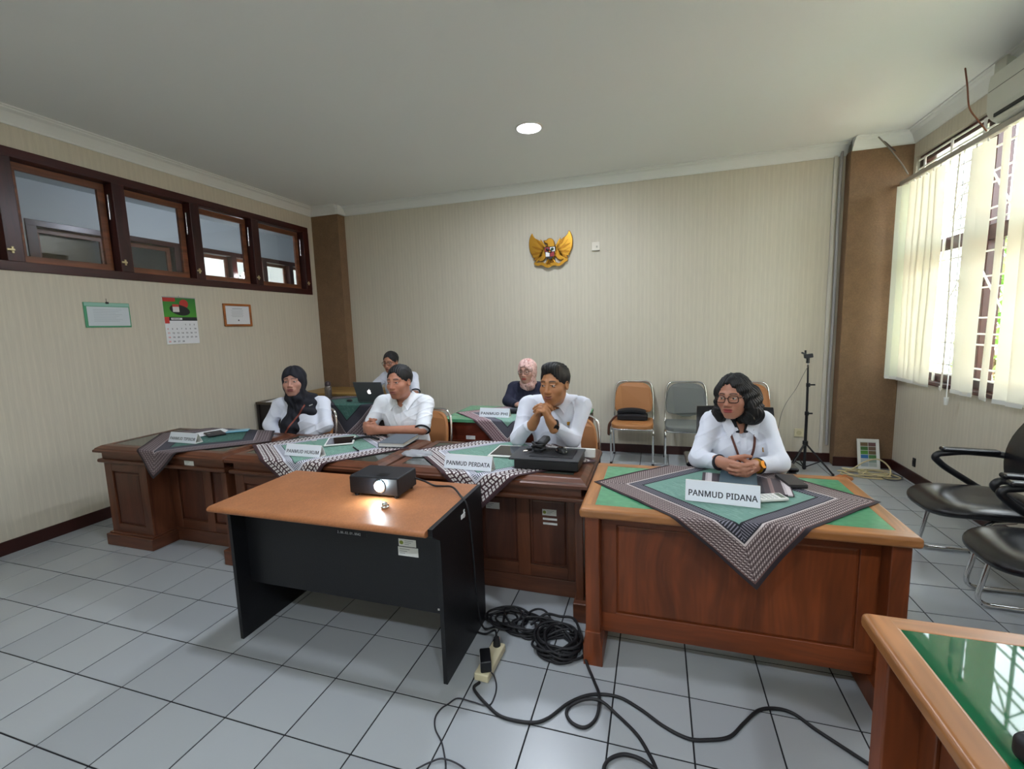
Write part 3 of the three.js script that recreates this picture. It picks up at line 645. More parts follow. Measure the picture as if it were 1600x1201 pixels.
function cloth(label, tex, cx, cz, turn, half, T, ed, sd = 1) {
  const n = 84, s = half / Math.SQRT2, pos = [], uv = [], idx = [], r = 0.014;
  const ca = Math.cos(turn + PI / 4), sa = Math.sin(turn + PI / 4);
  const bend = (e) => e <= 0 ? [0, 0] : e < r * PI / 2 ? [r * Math.sin(e / r), r * (1 - Math.cos(e / r))] : [r, r + e - r * PI / 2];
  for (let j = 0; j <= n; j++) for (let i = 0; i <= n; i++) {
    const u = 2 * i / n - 1, v = 2 * j / n - 1;
    let x = cx + s * (u * ca - v * sa), z = cz + s * (u * sa + v * ca), y = T + 0.003;
    const wob = vnoise(u * 3 + 20 + sd * 7, v * 3 + 20, 64, 64) - 0.5;
    let drop = 0;
    if (ed.front !== undefined && z > ed.front) { const [o, d] = bend(z - ed.front); z = ed.front + o; drop = d; x += (ed.shear || 0) * d; z += d * (0.06 + 0.09 * Math.sin(x * 17 + sd * 2) * Math.min(1, d * 8)) + 0.004; }
    if (ed.back !== undefined && z < ed.back) { const [o, d] = bend(ed.back - z); z = ed.back - o; drop = d; z -= d * 0.04 + 0.004; }
    if (ed.left !== undefined && x < ed.left) { const [o, d] = bend(ed.left - x); x = ed.left - o; drop += d; }
    if (ed.right !== undefined && x > ed.right) { const [o, d] = bend(x - ed.right); x = ed.right + o; drop += d; }
    y -= drop; if (!drop) y += 0.0035 * Math.max(0, wob * 2) * (ed.flat ? 0.3 : 1);
    pos.push(x, y, z); uv.push(i / n, j / n);
  }
  const q = n + 1;
  for (let j = 0; j < n; j++) for (let i = 0; i < n; i++) { const a = j * q + i; idx.push(a, a + q, a + 1, a + 1, a + q, a + q + 1); }
  const g0 = new THREE.BufferGeometry(); g0.setAttribute('position', new THREE.Float32BufferAttribute(pos, 3)); g0.setIndex(idx); g0.computeVertexNormals();
  // a second skin 1.6 mm below and a rim give the cloth its thickness
  const nm = g0.attributes.normal, N = pos.length / 3, P = pos.slice(), U = uv.slice(), I = idx.slice();
  for (let k = 0; k < N; k++) { const sgn = -0.0016; P.push(pos[3 * k] + sgn * nm.getX(k), pos[3 * k + 1] + sgn * nm.getY(k), pos[3 * k + 2] + sgn * nm.getZ(k)); U.push(uv[2 * k], uv[2 * k + 1]); }
  for (let k = 0; k < idx.length; k += 3) I.push(idx[k] + N, idx[k + 2] + N, idx[k + 1] + N);
  for (let k = 0; k < n; k++) for (const [a, b] of [[k, k + 1], [n * q + k + 1, n * q + k], [(k + 1) * q, k * q], [k * q + n, (k + 1) * q + n]]) I.push(a, b, a + N, b, b + N, a + N);
  const g = new THREE.BufferGeometry(); g.setAttribute('position', new THREE.Float32BufferAttribute(P, 3)); g.setAttribute('uv', new THREE.Float32BufferAttribute(U, 2)); g.setIndex(I); g.computeVertexNormals();
  return tag(obj('batik_cloth', g, mat('#ffffff', 0.85, { map: tex, bumpMap: weaveBump, bumpScale: 0.0001, side: THREE.DoubleSide }), null), label, 'tablecloth');
}
cloth('green centred batik cloth draped cornerwise over the honey desk, its tip hanging down in front', cloth1, 0.312, -2.243, 0.0, 0.605, 0.75, { front: -1.89, back: -2.59, shear: 0.26 }, 1);
cloth('batik cloth with white blocks and green centre beneath the black box and mouse', cloth2, -0.9, -2.56, 0.02, 0.585, TM, { front: -2.2, back: -2.87 }, 2);
cloth('batik cloth with white blocks under the tablet in front of the man with clasped hands', cloth2, -2.13, -2.53, -0.12, 0.59, TM, { front: -2.2, back: -2.87 }, 3);
cloth('dim brown batik cloth on the desk at the left wall, under the pale blue phone', cloth3, -3.25, -2.6, 0.06, 0.6, TM, { front: -2.2, back: -2.87 }, 4);
cloth('mauve batik cloth on the reddish desk, hanging behind the man with the wristwatch', cloth4, -1.17, -3.84, 0.0, 0.6, TM, { front: -3.56, back: -4.23 }, 5);
cloth('large dark batik cloth hanging from the laptop desk in a deep green point', cloth3, -3.2, -4.4, 0.0, 0.78, 0.755, { front: -4.17, back: -4.72 }, 6);

// ---------- nameplates ----------
function nameplate(text, label, w, h, pos, turn) {
  const t = thing('nameplate', label, 'sign', pos, turn, undefined), d = h * 0.42;
  const m = printed(1024, Math.round(1024 * h / w), (c, a, b) => {
    c.fillStyle = '#dfe5ec'; c.fillRect(0, 0, a, b);
    c.fillStyle = '#2d3038'; let px = b * 0.38; c.font = px + 'px sans-serif';
    const tw = c.measureText(text).width; c.save(); c.translate(a / 2, b * 0.60); c.scale(a * 0.93 / tw, 1); c.textAlign = 'center'; c.textBaseline = 'middle'; c.fillText(text, 0, 0); c.lineWidth = px * 0.05; c.strokeStyle = '#2d3038'; c.strokeText(text, 0, 0); c.strokeStyle = '#2d3038'; c.restore();
  }, 0.45);
  const lean = Math.atan2(d, h), len = Math.hypot(d, h);
  const f = new RoundedBoxGeometry(w, len, 0.003, 1, 0.001);
  const front = obj('front_plate', new THREE.PlaneGeometry(w * 0.995, len * 0.98), m, t, { uv: false });
  front.rotation.x = -lean; front.position.set(0, h / 2, d / 2 + 0.0022);
  const g = [place(f.clone(), [0, h / 2, d / 2], [0, -lean, 0].length ? [0, 0, 0] : 0)];
  const a = new RoundedBoxGeometry(w, len, 0.003, 1, 0.001); a.rotateX(-lean).translate(0, h / 2, d / 2);
  const b = new RoundedBoxGeometry(w, len, 0.003, 1, 0.001); b.rotateX(lean).translate(0, h / 2, -d / 2);
  obj('tent', [a, b, bx(-w / 2, w / 2, 0, 0.002, -d, d)], M.whitePlastic, t);
  return t;
}
nameplate('PANMUD PIDANA', 'white nameplate reading PANMUD PIDANA on the honey coloured desk', 0.295, 0.085, [0.278, 0.7545, -2.1], -0.1);
nameplate('PANMUD PERDATA', 'white nameplate reading PANMUD PERDATA in front of a black tablet', 0.285, 0.075, [-0.98, 0.7695, -2.27], -0.04);
nameplate('PANMUD HUKUM', 'white nameplate reading PANMUD HUKUM behind the projector table', 0.275, 0.07, [-2.12, 0.7695, -2.305], -0.02);
nameplate('PANMUD TIPIKOR', 'small dim nameplate on the desk at the left wall, beside white paper', 0.28, 0.07, [-3.31, 0.7695, -2.43], -0.03);
nameplate('PANMUD PHI', 'white nameplate reading PANMUD PHI on the reddish desk farther back', 0.275, 0.075, [-1.33, 0.7695, -3.69], -0.03);

// ---------- things on the desks ----------
// honey desk
{
  const k = thing('notebook', 'closed teal grey notebook under the clasped hands of the woman with glasses', 'notebook', [0.385, 0.766, -2.37], -0.16);
  obj('cover', [bx(-0.08, 0.08, 0.0155, 0.018, -0.11, 0.11, 0.001), bx(-0.08, 0.08, 0, 0.0025, -0.11, 0.11, 0.001), bx(-0.081, -0.078, 0, 0.018, -0.11, 0.11, 0.001)], mat('#3f5560', 0.55), k);
  obj('pages', bx(-0.077, 0.077, 0.0026, 0.0154, -0.106, 0.106), mat('#d8d3ae', 0.8), k);
  const f = tag(obj('striped_folder', bx(-0.19, 0.19, 0, 0.008, -0.11, 0.11, 0.003), printed(512, 256, (c, a, b) => { c.fillStyle = '#4a3f44'; c.fillRect(0, 0, a, b); for (let i = 0; i < 7; i++) { c.fillStyle = ['#cfc6c8', '#2b2a33', '#8b7370'][i % 3]; c.fillRect(20 + i * 74, 0, i % 2 ? 22 : 40, b); c.fillStyle = '#4a3f44'; for (let y = 0; y < b; y += 22) c.fillRect(20 + i * 74, y, 14, 6); } })), 'flat striped brown and white folder lying under the notebook', 'folder');
  { const p = f.geometry.attributes.position, uv = f.geometry.attributes.uv; for (let i = 0; i < p.count; i++) uv.setXY(i, p.getX(i) / 0.38 + 0.5, p.getZ(i) / 0.22 + 0.5); }
  f.position.set(0.41, 0.7575, -2.34); f.rotation.y = -0.12;
  const c = thing('calculator', 'white calculator partly behind the PANMUD PIDANA nameplate', 'calculator', [0.48, 0.757, -2.165], -1.2);
  obj('body', bx(-0.035, 0.035, 0, 0.014, -0.065, 0.065, 0.006), M.whitePlastic, c);
  for (let i = 0; i < 4; i++) for (let j = 0; j < 4; j++) obj('key', bx(-0.026 + i * 0.0145, -0.0155 + i * 0.0145, 0.0135, 0.0165, -0.02 + j * 0.019, -0.008 + j * 0.019, 0.0015), mat('#cfd0cc', 0.5), c);
  obj('display', bx(-0.026, 0.026, 0.0135, 0.0148, -0.055, -0.033, 0.001), mat('#7b8579', 0.2), c);
  const p = thing('phone', 'phone in a dark wallet case right of the notebook', 'phone', [0.62, 0.757, -2.41], 0.16);
  obj('case', bx(-0.042, 0.042, 0, 0.014, -0.08, 0.08, 0.005), mat('#2f2c2c', 0.5), p);
  obj('flap', bx(-0.041, 0.041, 0.0142, 0.018, -0.079, 0.079, 0.002), mat('#3a3636', 0.55), p);
}
function tablet(label, pos, turn, w, h) {
  const t = thing('tablet', label, 'tablet', pos, turn);
  obj('body', bx(-w / 2, w / 2, 0, 0.008, -h / 2, h / 2, 0.003), M.whitePlastic, t);
  obj('screen', bx(-w / 2 + 0.011, w / 2 - 0.011, 0.0078, 0.0086, -h / 2 + 0.018, h / 2 - 0.018, 0.0003), mat('#15171f', 0.08), t);
  return t;
}
tablet('white rimmed tablet with dark screen beside the black box', [-0.86, 0.773, -2.62], 0.02, 0.2, 0.25);
tablet('white rimmed tablet with dark screen in front of the clasped hands', [-2.12, 0.773, -2.65], 0.55, 0.19, 0.24);
{
  const b = thing('black_box', 'flat black device box at the right end of the dark carved desk', 'box', [-0.57, 0.7725, -2.43], 0.0);
  obj('case', bx(-0.165, 0.185, 0, 0.046, -0.13, 0.115, 0.004), M.plastic, b);
  obj('lid', bx(-0.195, 0.19, 0.047, 0.058, -0.14, 0.12, 0.004), mat('#26282c', 0.45), b);
  const y = 0.7725 + 0.058;
  tag(obj('mouse_mat', place(bx(-0.11, 0.13, 0, 0.003, -0.085, 0.085, 0.001), [-0.55, y, -2.44]), M.nylon), 'dark mouse mat lying on the black box', 'mouse mat');
  const m = thing('mouse', 'glossy black computer mouse on the black box', 'mouse', [-0.50, y + 0.003, -2.46], 0.7);
  const g = new THREE.SphereGeometry(0.5, 24, 16); g.scale(0.06, 0.062, 0.1); { const p = g.attributes.position; for (let i = 0; i < p.count; i++) if (p.getY(i) < 0) p.setY(i, p.getY(i) * 0.08); g.computeVertexNormals(); } g.translate(0, 0.0025, 0);
  obj('shell', g, mat('#141518', 0.15), m); obj('wheel', place(cyl(0.007, 0.007, 0.008, 0, -0.004, 0, 14), [0, 0.028, 0.028], [0, 0, PI / 2]), M.steel, m);
  const cpts = []; for (let k = 0; k < 40; k++) { const a = k * 0.95, q = 0.026 + 0.006 * Math.sin(k * 1.7); cpts.push([Math.cos(a) * q * 1.5, 0.013 + 0.03 * (0.5 + 0.5 * Math.sin(k * 0.61)), Math.sin(a) * q]); }
  const cb = thing('cable_bundle', 'bundled black cable with steel plug on the black box beside the mouse', 'cable', [-0.63, y + 0.003, -2.46], -0.6);
  obj('loops', tube(cpts, 0.006, 260, 7), M.rubber, cb);
  obj('head', place(new RoundedBoxGeometry(0.05, 0.035, 0.085, 3, 0.014), [0.01, 0.055, -0.03], [0.3, 0.3, 0]), M.softPlastic, cb);
  obj('plug', [place(cyl(0.007, 0.006, 0.03, 0, 0, 0, 12), [-0.02, 0.012, 0.07], [PI / 2 - 0.1, 0, 0])], M.chrome, cb);
  obj('plug_grip', place(cyl(0.009, 0.009, 0.03, 0, 0, 0, 12), [-0.02, 0.014, 0.04], [PI / 2 - 0.1, 0, 0]), M.rubber, cb);
  const kb = thing('keyboard', 'slim white keyboard edge showing behind the black box', 'keyboard', [-0.47, 0.7725, -2.6], 0.0);
  obj('body', bx(-0.14, 0.14, 0, 0.05, -0.012, 0.008, 0.003), M.whitePlastic, kb);
  const pg = new THREE.SphereGeometry(0.5, 20, 14); { const p = pg.attributes.position; for (let i = 0; i < p.count; i++) { const k = 0.75 + 0.5 * vnoise(p.getX(i) * 9 + 30, p.getZ(i) * 9 + p.getY(i) * 7 + 30, 64, 64); p.setXYZ(i, p.getX(i) * k * 0.2, Math.max(-0.001, p.getY(i) * k * 0.05), p.getZ(i) * k * 0.11); } pg.computeVertexNormals(); }
  pg.translate(-1.42, 0.768, -2.47);
  tag(obj('plastic_wrapper', pg, mat('#cfd2d6', 0.25, { transmission: 0.5, thickness: 0 })), 'crumpled clear plastic wrapper between the two batik cloths with white blocks', 'wrapper');
}
// left pair of dark desks
{
  const p = tag(obj('paper_sheet', bx(-0.09, 0.09, 0, 0.0012, -0.14, 0.14), M.paper), 'white paper sheet behind the leftmost nameplate', 'paper'); p.position.set(-3.4, 0.7735, -2.68); p.rotation.y = -0.35;
  const k = thing('phone', 'pale blue phone lying on the dim batik cloth', 'phone', [-3.2, 0.7735, -2.78], -0.95);
  obj('body', bx(-0.038, 0.038, 0, 0.009, -0.08, 0.08, 0.004), mat('#7fc4e0', 0.35), k); obj('rim', bx(-0.036, 0.036, 0.0088, 0.0096, -0.078, 0.078, 0.001), mat('#9cd6ec', 0.15), k);
  const w = thing('wallet', 'flat dark wallet between the white paper and the pale blue phone', 'wallet', [-3.3, 0.7735, -2.66], -0.5);
  obj('cover', bx(-0.09, 0.09, 0, 0.012, -0.06, 0.06, 0.005), mat('#1e1c1e', 0.5), w); obj('clasp', bx(-0.01, 0.01, 0.011, 0.014, 0.03, 0.05, 0.001), M.steel, w);
  const b = thing('grey_book', 'thick grey hardcover book at the right end of the middle carved desk', 'book', [-1.68, 0.7735, -2.7], 0.1);
  obj('cover', [bx(-0.09, 0.09, 0.026, 0.029, -0.13, 0.13, 0.001), bx(-0.09, 0.09, 0, 0.003, -0.13, 0.13, 0.001), bx(-0.091, -0.087, 0, 0.029, -0.13, 0.13, 0.001)], mat('#5d666e', 0.6), b); obj('pages', bx(-0.086, 0.086, 0.003, 0.026, -0.125, 0.125), mat('#d9d8d2', 0.8), b);
  const d = thing('pen', 'dark pen lying beside the grey book', 'pen', [-1.87, 0.777, -2.48], 0.9); obj('barrel', rod([0, 0, -0.06], [0, 0, 0.06], 0.0045), M.navy, d); obj('clip', bx(-0.002, 0.002, 0.004, 0.007, 0.02, 0.055), M.steel, d);
  const s = tag(obj('strap', tube([[-2.05, 0.782, -2.68], [-1.99, 0.787, -2.74], [-1.93, 0.783, -2.76], [-1.87, 0.78, -2.74]], 0.009, 40, 8), M.nylon), 'short black strap running from the tablet towards the clasped hands', 'strap');
  const c = thing('binder_clip', 'tiny white clip left of the tablet with the strap', 'clip', [-2.32, 0.7735, -2.62], 0.5); obj('jaw', bx(-0.016, 0.016, 0, 0.006, -0.006, 0.006, 0.002), M.whitePlastic, c); obj('wire', bent([[-0.01, 0.004, 0.005], [-0.008, 0.008, 0.025], [0.008, 0.008, 0.025], [0.01, 0.004, 0.005]], 0.0012, 0.006, 6), M.steel, c);
  // far desk: phone-like dark things behind the nameplate
  const q = thing('glasses_case', 'dark case behind the PANMUD PHI nameplate', 'case', [-1.18, 0.7725, -3.86], 0.2); obj('shell', bx(-0.08, 0.08, 0, 0.035, -0.03, 0.03, 0.014), M.navy, q); obj('hinge', bx(-0.06, 0.06, 0.016, 0.019, -0.031, -0.028, 0.001), M.steel, q);
}
// laptop desk
{
  const t = thing('laptop', 'open grey laptop with a glowing white fruit logo on its lid', 'laptop', [-2.985, 0.7595, -4.3], 0.0), w = 0.178;
  obj('base', bx(-w, w, 0, 0.014, -0.24, 0, 0.005), mat('#8d9092', 0.35, { metalness: 0.7 }), t);
  const lid = obj('lid', bx(-w, w, 0.0, 0.235, -0.0045, 0.0045, 0.004), mat('#6c7072', 0.38, { metalness: 0.5 }), t);
  lid.position.set(0, 0.012, 0.0); lid.rotation.x = 0.32;
  const sc = obj('screen', bx(-w + 0.012, w - 0.012, 0.015, 0.225, -0.0052, -0.0042), mat('#b9c4cc', 0.3, { emissive: '#9fb4c4', emissiveIntensity: 0.5 }), t); sc.position.copy(lid.position); sc.rotation.copy(lid.rotation);
  const a = new THREE.Shape();                        // round fruit with a bite on its right and a leaf
  a.moveTo(0, 0.022); a.bezierCurveTo(0.012, 0.03, 0.026, 0.024, 0.029, 0.016); a.bezierCurveTo(0.016, 0.008, 0.016, -0.01, 0.031, -0.016); a.bezierCurveTo(0.026, -0.03, 0.016, -0.038, 0.008, -0.035); a.bezierCurveTo(0.003, -0.032, -0.003, -0.032, -0.008, -0.035); a.bezierCurveTo(-0.02, -0.04, -0.034, -0.018, -0.031, 0.004); a.bezierCurveTo(-0.028, 0.024, -0.012, 0.03, 0, 0.022);
  const lf = new THREE.Shape(); lf.moveTo(0.0, 0.028); lf.bezierCurveTo(0.0, 0.038, 0.006, 0.044, 0.015, 0.046); lf.bezierCurveTo(0.015, 0.036, 0.009, 0.029, 0, 0.028);
  const lg = obj('logo', [extrude(a, 0.0006, 0, 10), extrude(lf, 0.0006, 0, 8)].map((g) => g.scale(0.72, 0.72, 1).translate(0, 0.12, 0.0046)), mat('#ffffff', 0.4, { emissive: '#ffffff', emissiveIntensity: 0.55 }), t); lg.position.copy(lid.position); lg.rotation.copy(lid.rotation);
  const b = thing('steel_bottle', 'steel drinking bottle with a dark lid left of the laptop', 'bottle', [-3.72, 0.7595, -4.5]);
  obj('body', lathe([[0, 0], [0.038, 0], [0.041, 0.006], [0.041, 0.13], [0.034, 0.15], [0.03, 0.155], [0, 0.155]]), mat('#7d7672', 0.25, { metalness: 0.8 }), b);
  obj('lid', lathe([[0.0, 0.153], [0.032, 0.153], [0.034, 0.158], [0.033, 0.185], [0.026, 0.2], [0.016, 0.206], [0, 0.207]]), mat('#3a2d33', 0.35), b);
  const p = tag(obj('paper_sheet', bx(-0.11, 0.11, 0, 0.004, -0.15, 0.15, 0.001), M.paper), 'white papers on the dark desk against the left wall', 'paper'); p.position.set(-4.28, 0.7555, -4.35); p.rotation.y = 0.3;
  const m = tag(obj('mouse', place(new THREE.SphereGeometry(0.5, 16, 10).scale(0.06, 0.035, 0.1), [0, 0.012, 0]), mat('#222224', 0.3)), 'dark mouse on the green cloth left of the laptop', 'mouse'); m.position.set(-3.3, 0.76, -4.33); m.rotation.y = 1;
}
// desk in the lower right corner: black connector with a twisted cord
{
  const t = thing('desk_microphone', 'black desk unit with a twisted cord at the lower right corner', 'microphone', [0.66, 0.75, -0.9], 0.5);
  obj('base', [place(new RoundedBoxGeometry(0.11, 0.05, 0.15, 3, 0.016), [0.03, 0.026, 0])], M.softPlastic, t);
  obj('sleeve', rod([-0.06, 0.014, -0.01], [-0.02, 0.02, 0], 0.011, 12), M.rubber, t);
  const A = [], B = []; const dir = [[-0.06, 0.014, -0.01], [-0.1, 0.012, 0.02], [-0.15, 0.007, 0.04], [-0.2, -0.03, 0.07], [-0.23, -0.12, 0.1], [-0.24, -0.3, 0.12]].map((p) => V(...p)), cc = new THREE.CatmullRomCurve3(dir);
  for (let i = 0; i <= 120; i++) { const p = cc.getPoint(i / 120), a = i * 0.75, q = 0.0032; A.push([p.x + q * Math.cos(a) * 0.5, p.y + q * Math.sin(a), p.z + q * Math.cos(a)]); B.push([p.x - q * Math.cos(a) * 0.5, p.y - q * Math.sin(a), p.z - q * Math.cos(a)]); }
  obj('cord', tube(A, 0.0032, 360, 6), M.rubber, t); obj('cord', tube(B, 0.0032, 360, 6), mat('#3b2a28', 0.6), t);
}
// projector, lens cap stand-in prism on the table
{
  const t = thing('projector', 'black projector with a glaring lens on the beech topped table', 'projector', [-1.3, 0.735, -1.93], 0.02), w = 0.135;
  obj('body', bx(-w, w, 0.014, 0.105, -0.085, 0.095, 0.008), M.softPlastic, t);
  for (const [x, z] of [[-0.11, 0.075], [0.11, 0.075], [-0.11, -0.065], [0.11, -0.065]]) obj('foot', cyl(0.01, 0.012, 0.016, x, 0, z, 14), M.rubber, t);
  obj('front_bezel', bx(-w + 0.004, w - 0.004, 0.02, 0.1, 0.0945, 0.0985, 0.002), M.plastic, t);
  const lx = 0.035, ly = 0.062;
  obj('lens_ring', place(new THREE.TorusGeometry(0.029, 0.005, 12, 36), [lx, ly, 0.099]), mat('#9fb2c4', 0.15, { metalness: 1 }), t);
  obj('lens', place(new THREE.SphereGeometry(0.021, 24, 12, 0, 2 * PI, 0, PI / 2).rotateX(PI / 2).scale(1, 1, 0.35), [lx, ly, 0.0985]), mat('#ffffff', 0.1, { emissive: '#eafcff', emissiveIntensity: 14 }), t);
  for (let k = 0; k < 6; k++) obj('vent', bx(-0.11, -0.05, 0.04 + k * 0.008, 0.043 + k * 0.008, 0.0983, 0.0993), M.blackEdge, t);
  obj('focus_ring', bx(0.01, 0.06, 0.1045, 0.107, 0.04, 0.08, 0.001), M.plastic, t);
  const s = new THREE.SpotLight(0xe6f7ff, BEAM, 0, 0.24, 0.35, 2); s.position.set(lx, ly, 0.112); s.target.position.set(lx, ly + 0.75, 3); s.castShadow = true; t.add(s, s.target);
  const sp = new THREE.PointLight(0xe6f7ff, 0.05, 0, 2); sp.position.set(lx, ly, 0.13); sp.castShadow = true; t.add(sp);
  const c = thing('steel_ornament', 'small shiny round steel piece on the table in front of the projector', 'ornament', [-1.175, 0.735, -1.735]);
  obj('base', lathe([[0, 0], [0.017, 0], [0.02, 0.005], [0.019, 0.012], [0, 0.014]]), M.chrome, c); obj('dome', new THREE.SphereGeometry(0.014, 16, 10).translate(0, 0.015, 0), M.chrome, c);
  tag(obj('projector_cable', tube([[-1.17, 0.79, -2.0], [-1.13, 0.765, -2.03], [-1.08, 0.742, -2.04], [-1.02, 0.75, -2.02], [-0.95, 0.765, -1.98], [-0.89, 0.75, -1.93], [-0.838, 0.7, -1.9], [-0.83, 0.5, -1.92], [-0.828, 0.25, -1.94], [-0.82, 0.05, -1.98], [-0.78, 0.012, -2.04]], 0.005, 160, 8), M.rubber), 'black cable from the projector over the table end to the floor', 'cable');
}
// ---------- floor: power strip, coils and cables ----------
{
  const t = thing('power_strip', 'cream power strip on the tiles beside the black table', 'power strip', [-0.714, 0, -1.8], -0.04);
  obj('body', bx(-0.034, 0.034, 0, 0.036, -0.11, 0.11, 0.007), M.cream, t);
  for (const z of [-0.085, -0.03, 0.03, 0.085]) { obj('socket', cyl(0.019, 0.019, 0.003, 0, 0.0325, z, 20), mat('#c9bf98', 0.5), t); }
  const a = thing('power_adapter', 'black power adapter plugged into the cream power strip', 'adapter', [-0.716, 0.0365, -1.745], 0.42);
  obj('body', bx(-0.024, 0.024, 0, 0.052, -0.05, 0.045, 0.006), M.plastic, a); obj('label', bx(-0.025, -0.0238, 0.012, 0.042, -0.035, 0.03), M.paper, a);
  const p = thing('plug', 'black plug in the far end of the cream power strip', 'plug', [-0.712, 0.036, -1.885], 0.0);
  obj('body', [cyl(0.018, 0.013, 0.04, 0, 0, 0, 16)], M.rubber, p); obj('collar', bx(-0.01, 0.01, 0.008, 0.03, -0.021, -0.012, 0.002), mat('#c98a80', 0.5), p);
  tag(obj('black_cable', tube([[-0.712, 0.075, -1.885], [-0.74, 0.07, -1.94], [-0.8, 0.02, -1.97], [-0.86, 0.008, -1.99], [-0.95, 0.008, -2.03]], 0.005, 60, 8), M.rubber), 'black cable from the plug going under the black table', 'cable');
}
const flat = (l, y = 0.006) => l.map(([x, z]) => [x, y, z]);
tag(obj('extension_cable', tube(flat([[-0.722, -1.678], [-0.735, -1.65], [-0.711, -1.62], [-0.643, -1.573], [-0.569, -1.537], [-0.458, -1.541], [-0.396, -1.577], [-0.326, -1.677], [-0.243, -1.742], [-0.14, -1.758], [-0.05, -1.72], [0.041, -1.661], [0.124, -1.631], [0.191, -1.643], [0.271, -1.679], [0.332, -1.757], [0.397, -1.836], [0.464, -1.864], [0.523, -1.855], [0.583, -1.797], [0.663, -1.731], [0.721, -1.683], [0.8, -1.618]], 0.007), 0.0065, 260, 8), M.rubber), 'long black cable from the power strip winding right across the tiles', 'cable');
tag(obj('looped_cable', tube([[-0.6, 0.02, -2.1], [-0.54, 0.04, -2.17], [-0.462, 0.05, -2.156], [-0.384, 0.06, -2.138], [-0.331, 0.045, -2.03], [-0.295, 0.02, -1.918], [-0.247, 0.007, -1.823], [-0.212, 0.018, -1.73], [-0.211, 0.007, -1.636], [-0.246, 0.007, -1.578], [-0.296, 0.007, -1.582], [-0.328, 0.007, -1.62], [-0.317, 0.008, -1.663], [-0.263, 0.02, -1.696], [-0.2, 0.026, -1.696], [-0.133, 0.007, -1.666], [-0.057, 0.007, -1.598], [-0.01, 0.007, -1.524], [0.011, 0.007, -1.48], [0.03, 0.007, -1.42], [0.06, 0.007, -1.3]], 0.0065, 220, 8), M.rubber), 'black cable leaving the tight coil and making one loop on the tiles', 'cable');
tag(obj('black_cable', tube(flat([[-0.19, -1.28], [-0.164, -1.384], [-0.159, -1.438], [-0.14, -1.471], [-0.097, -1.498], [-0.042, -1.496], [0.0, -1.474], [0.03, -1.44], [0.075, -1.33]], 0.012), 0.0065, 90, 8), M.rubber), 'black cable arc cut by the bottom edge below the single loop', 'cable');
tag(obj('thin_cable', tube([[-0.7, 0.045, -1.71], [-0.675, 0.02, -1.725], [-0.646, 0.005, -1.686], [-0.634, 0.004, -1.626], [-0.644, 0.004, -1.577], [-0.715, 0.004, -1.578], [-0.78, 0.004, -1.578], [-0.806, 0.004, -1.541], [-0.824, 0.004, -1.51], [-0.827, 0.004, -1.466], [-0.803, 0.004, -1.419], [-0.755, 0.004, -1.375], [-0.715, 0.004, -1.32], [-0.693, 0.004, -1.282], [-0.66, 0.004, -1.2]], 0.003, 160, 7), mat('#2b2b30', 0.5)), 'thin grey cable wandering from the adapter towards the bottom edge', 'cable');
tag(obj('thin_cable', tube(flat([[-0.79, -1.25], [-0.755, -1.286], [-0.716, -1.31], [-0.644, -1.302], [-0.581, -1.266], [-0.55, -1.2]], 0.009), 0.003, 60, 7), mat('#2b2b30', 0.5)), 'short thin cable arc at the bottom edge left of centre', 'cable');
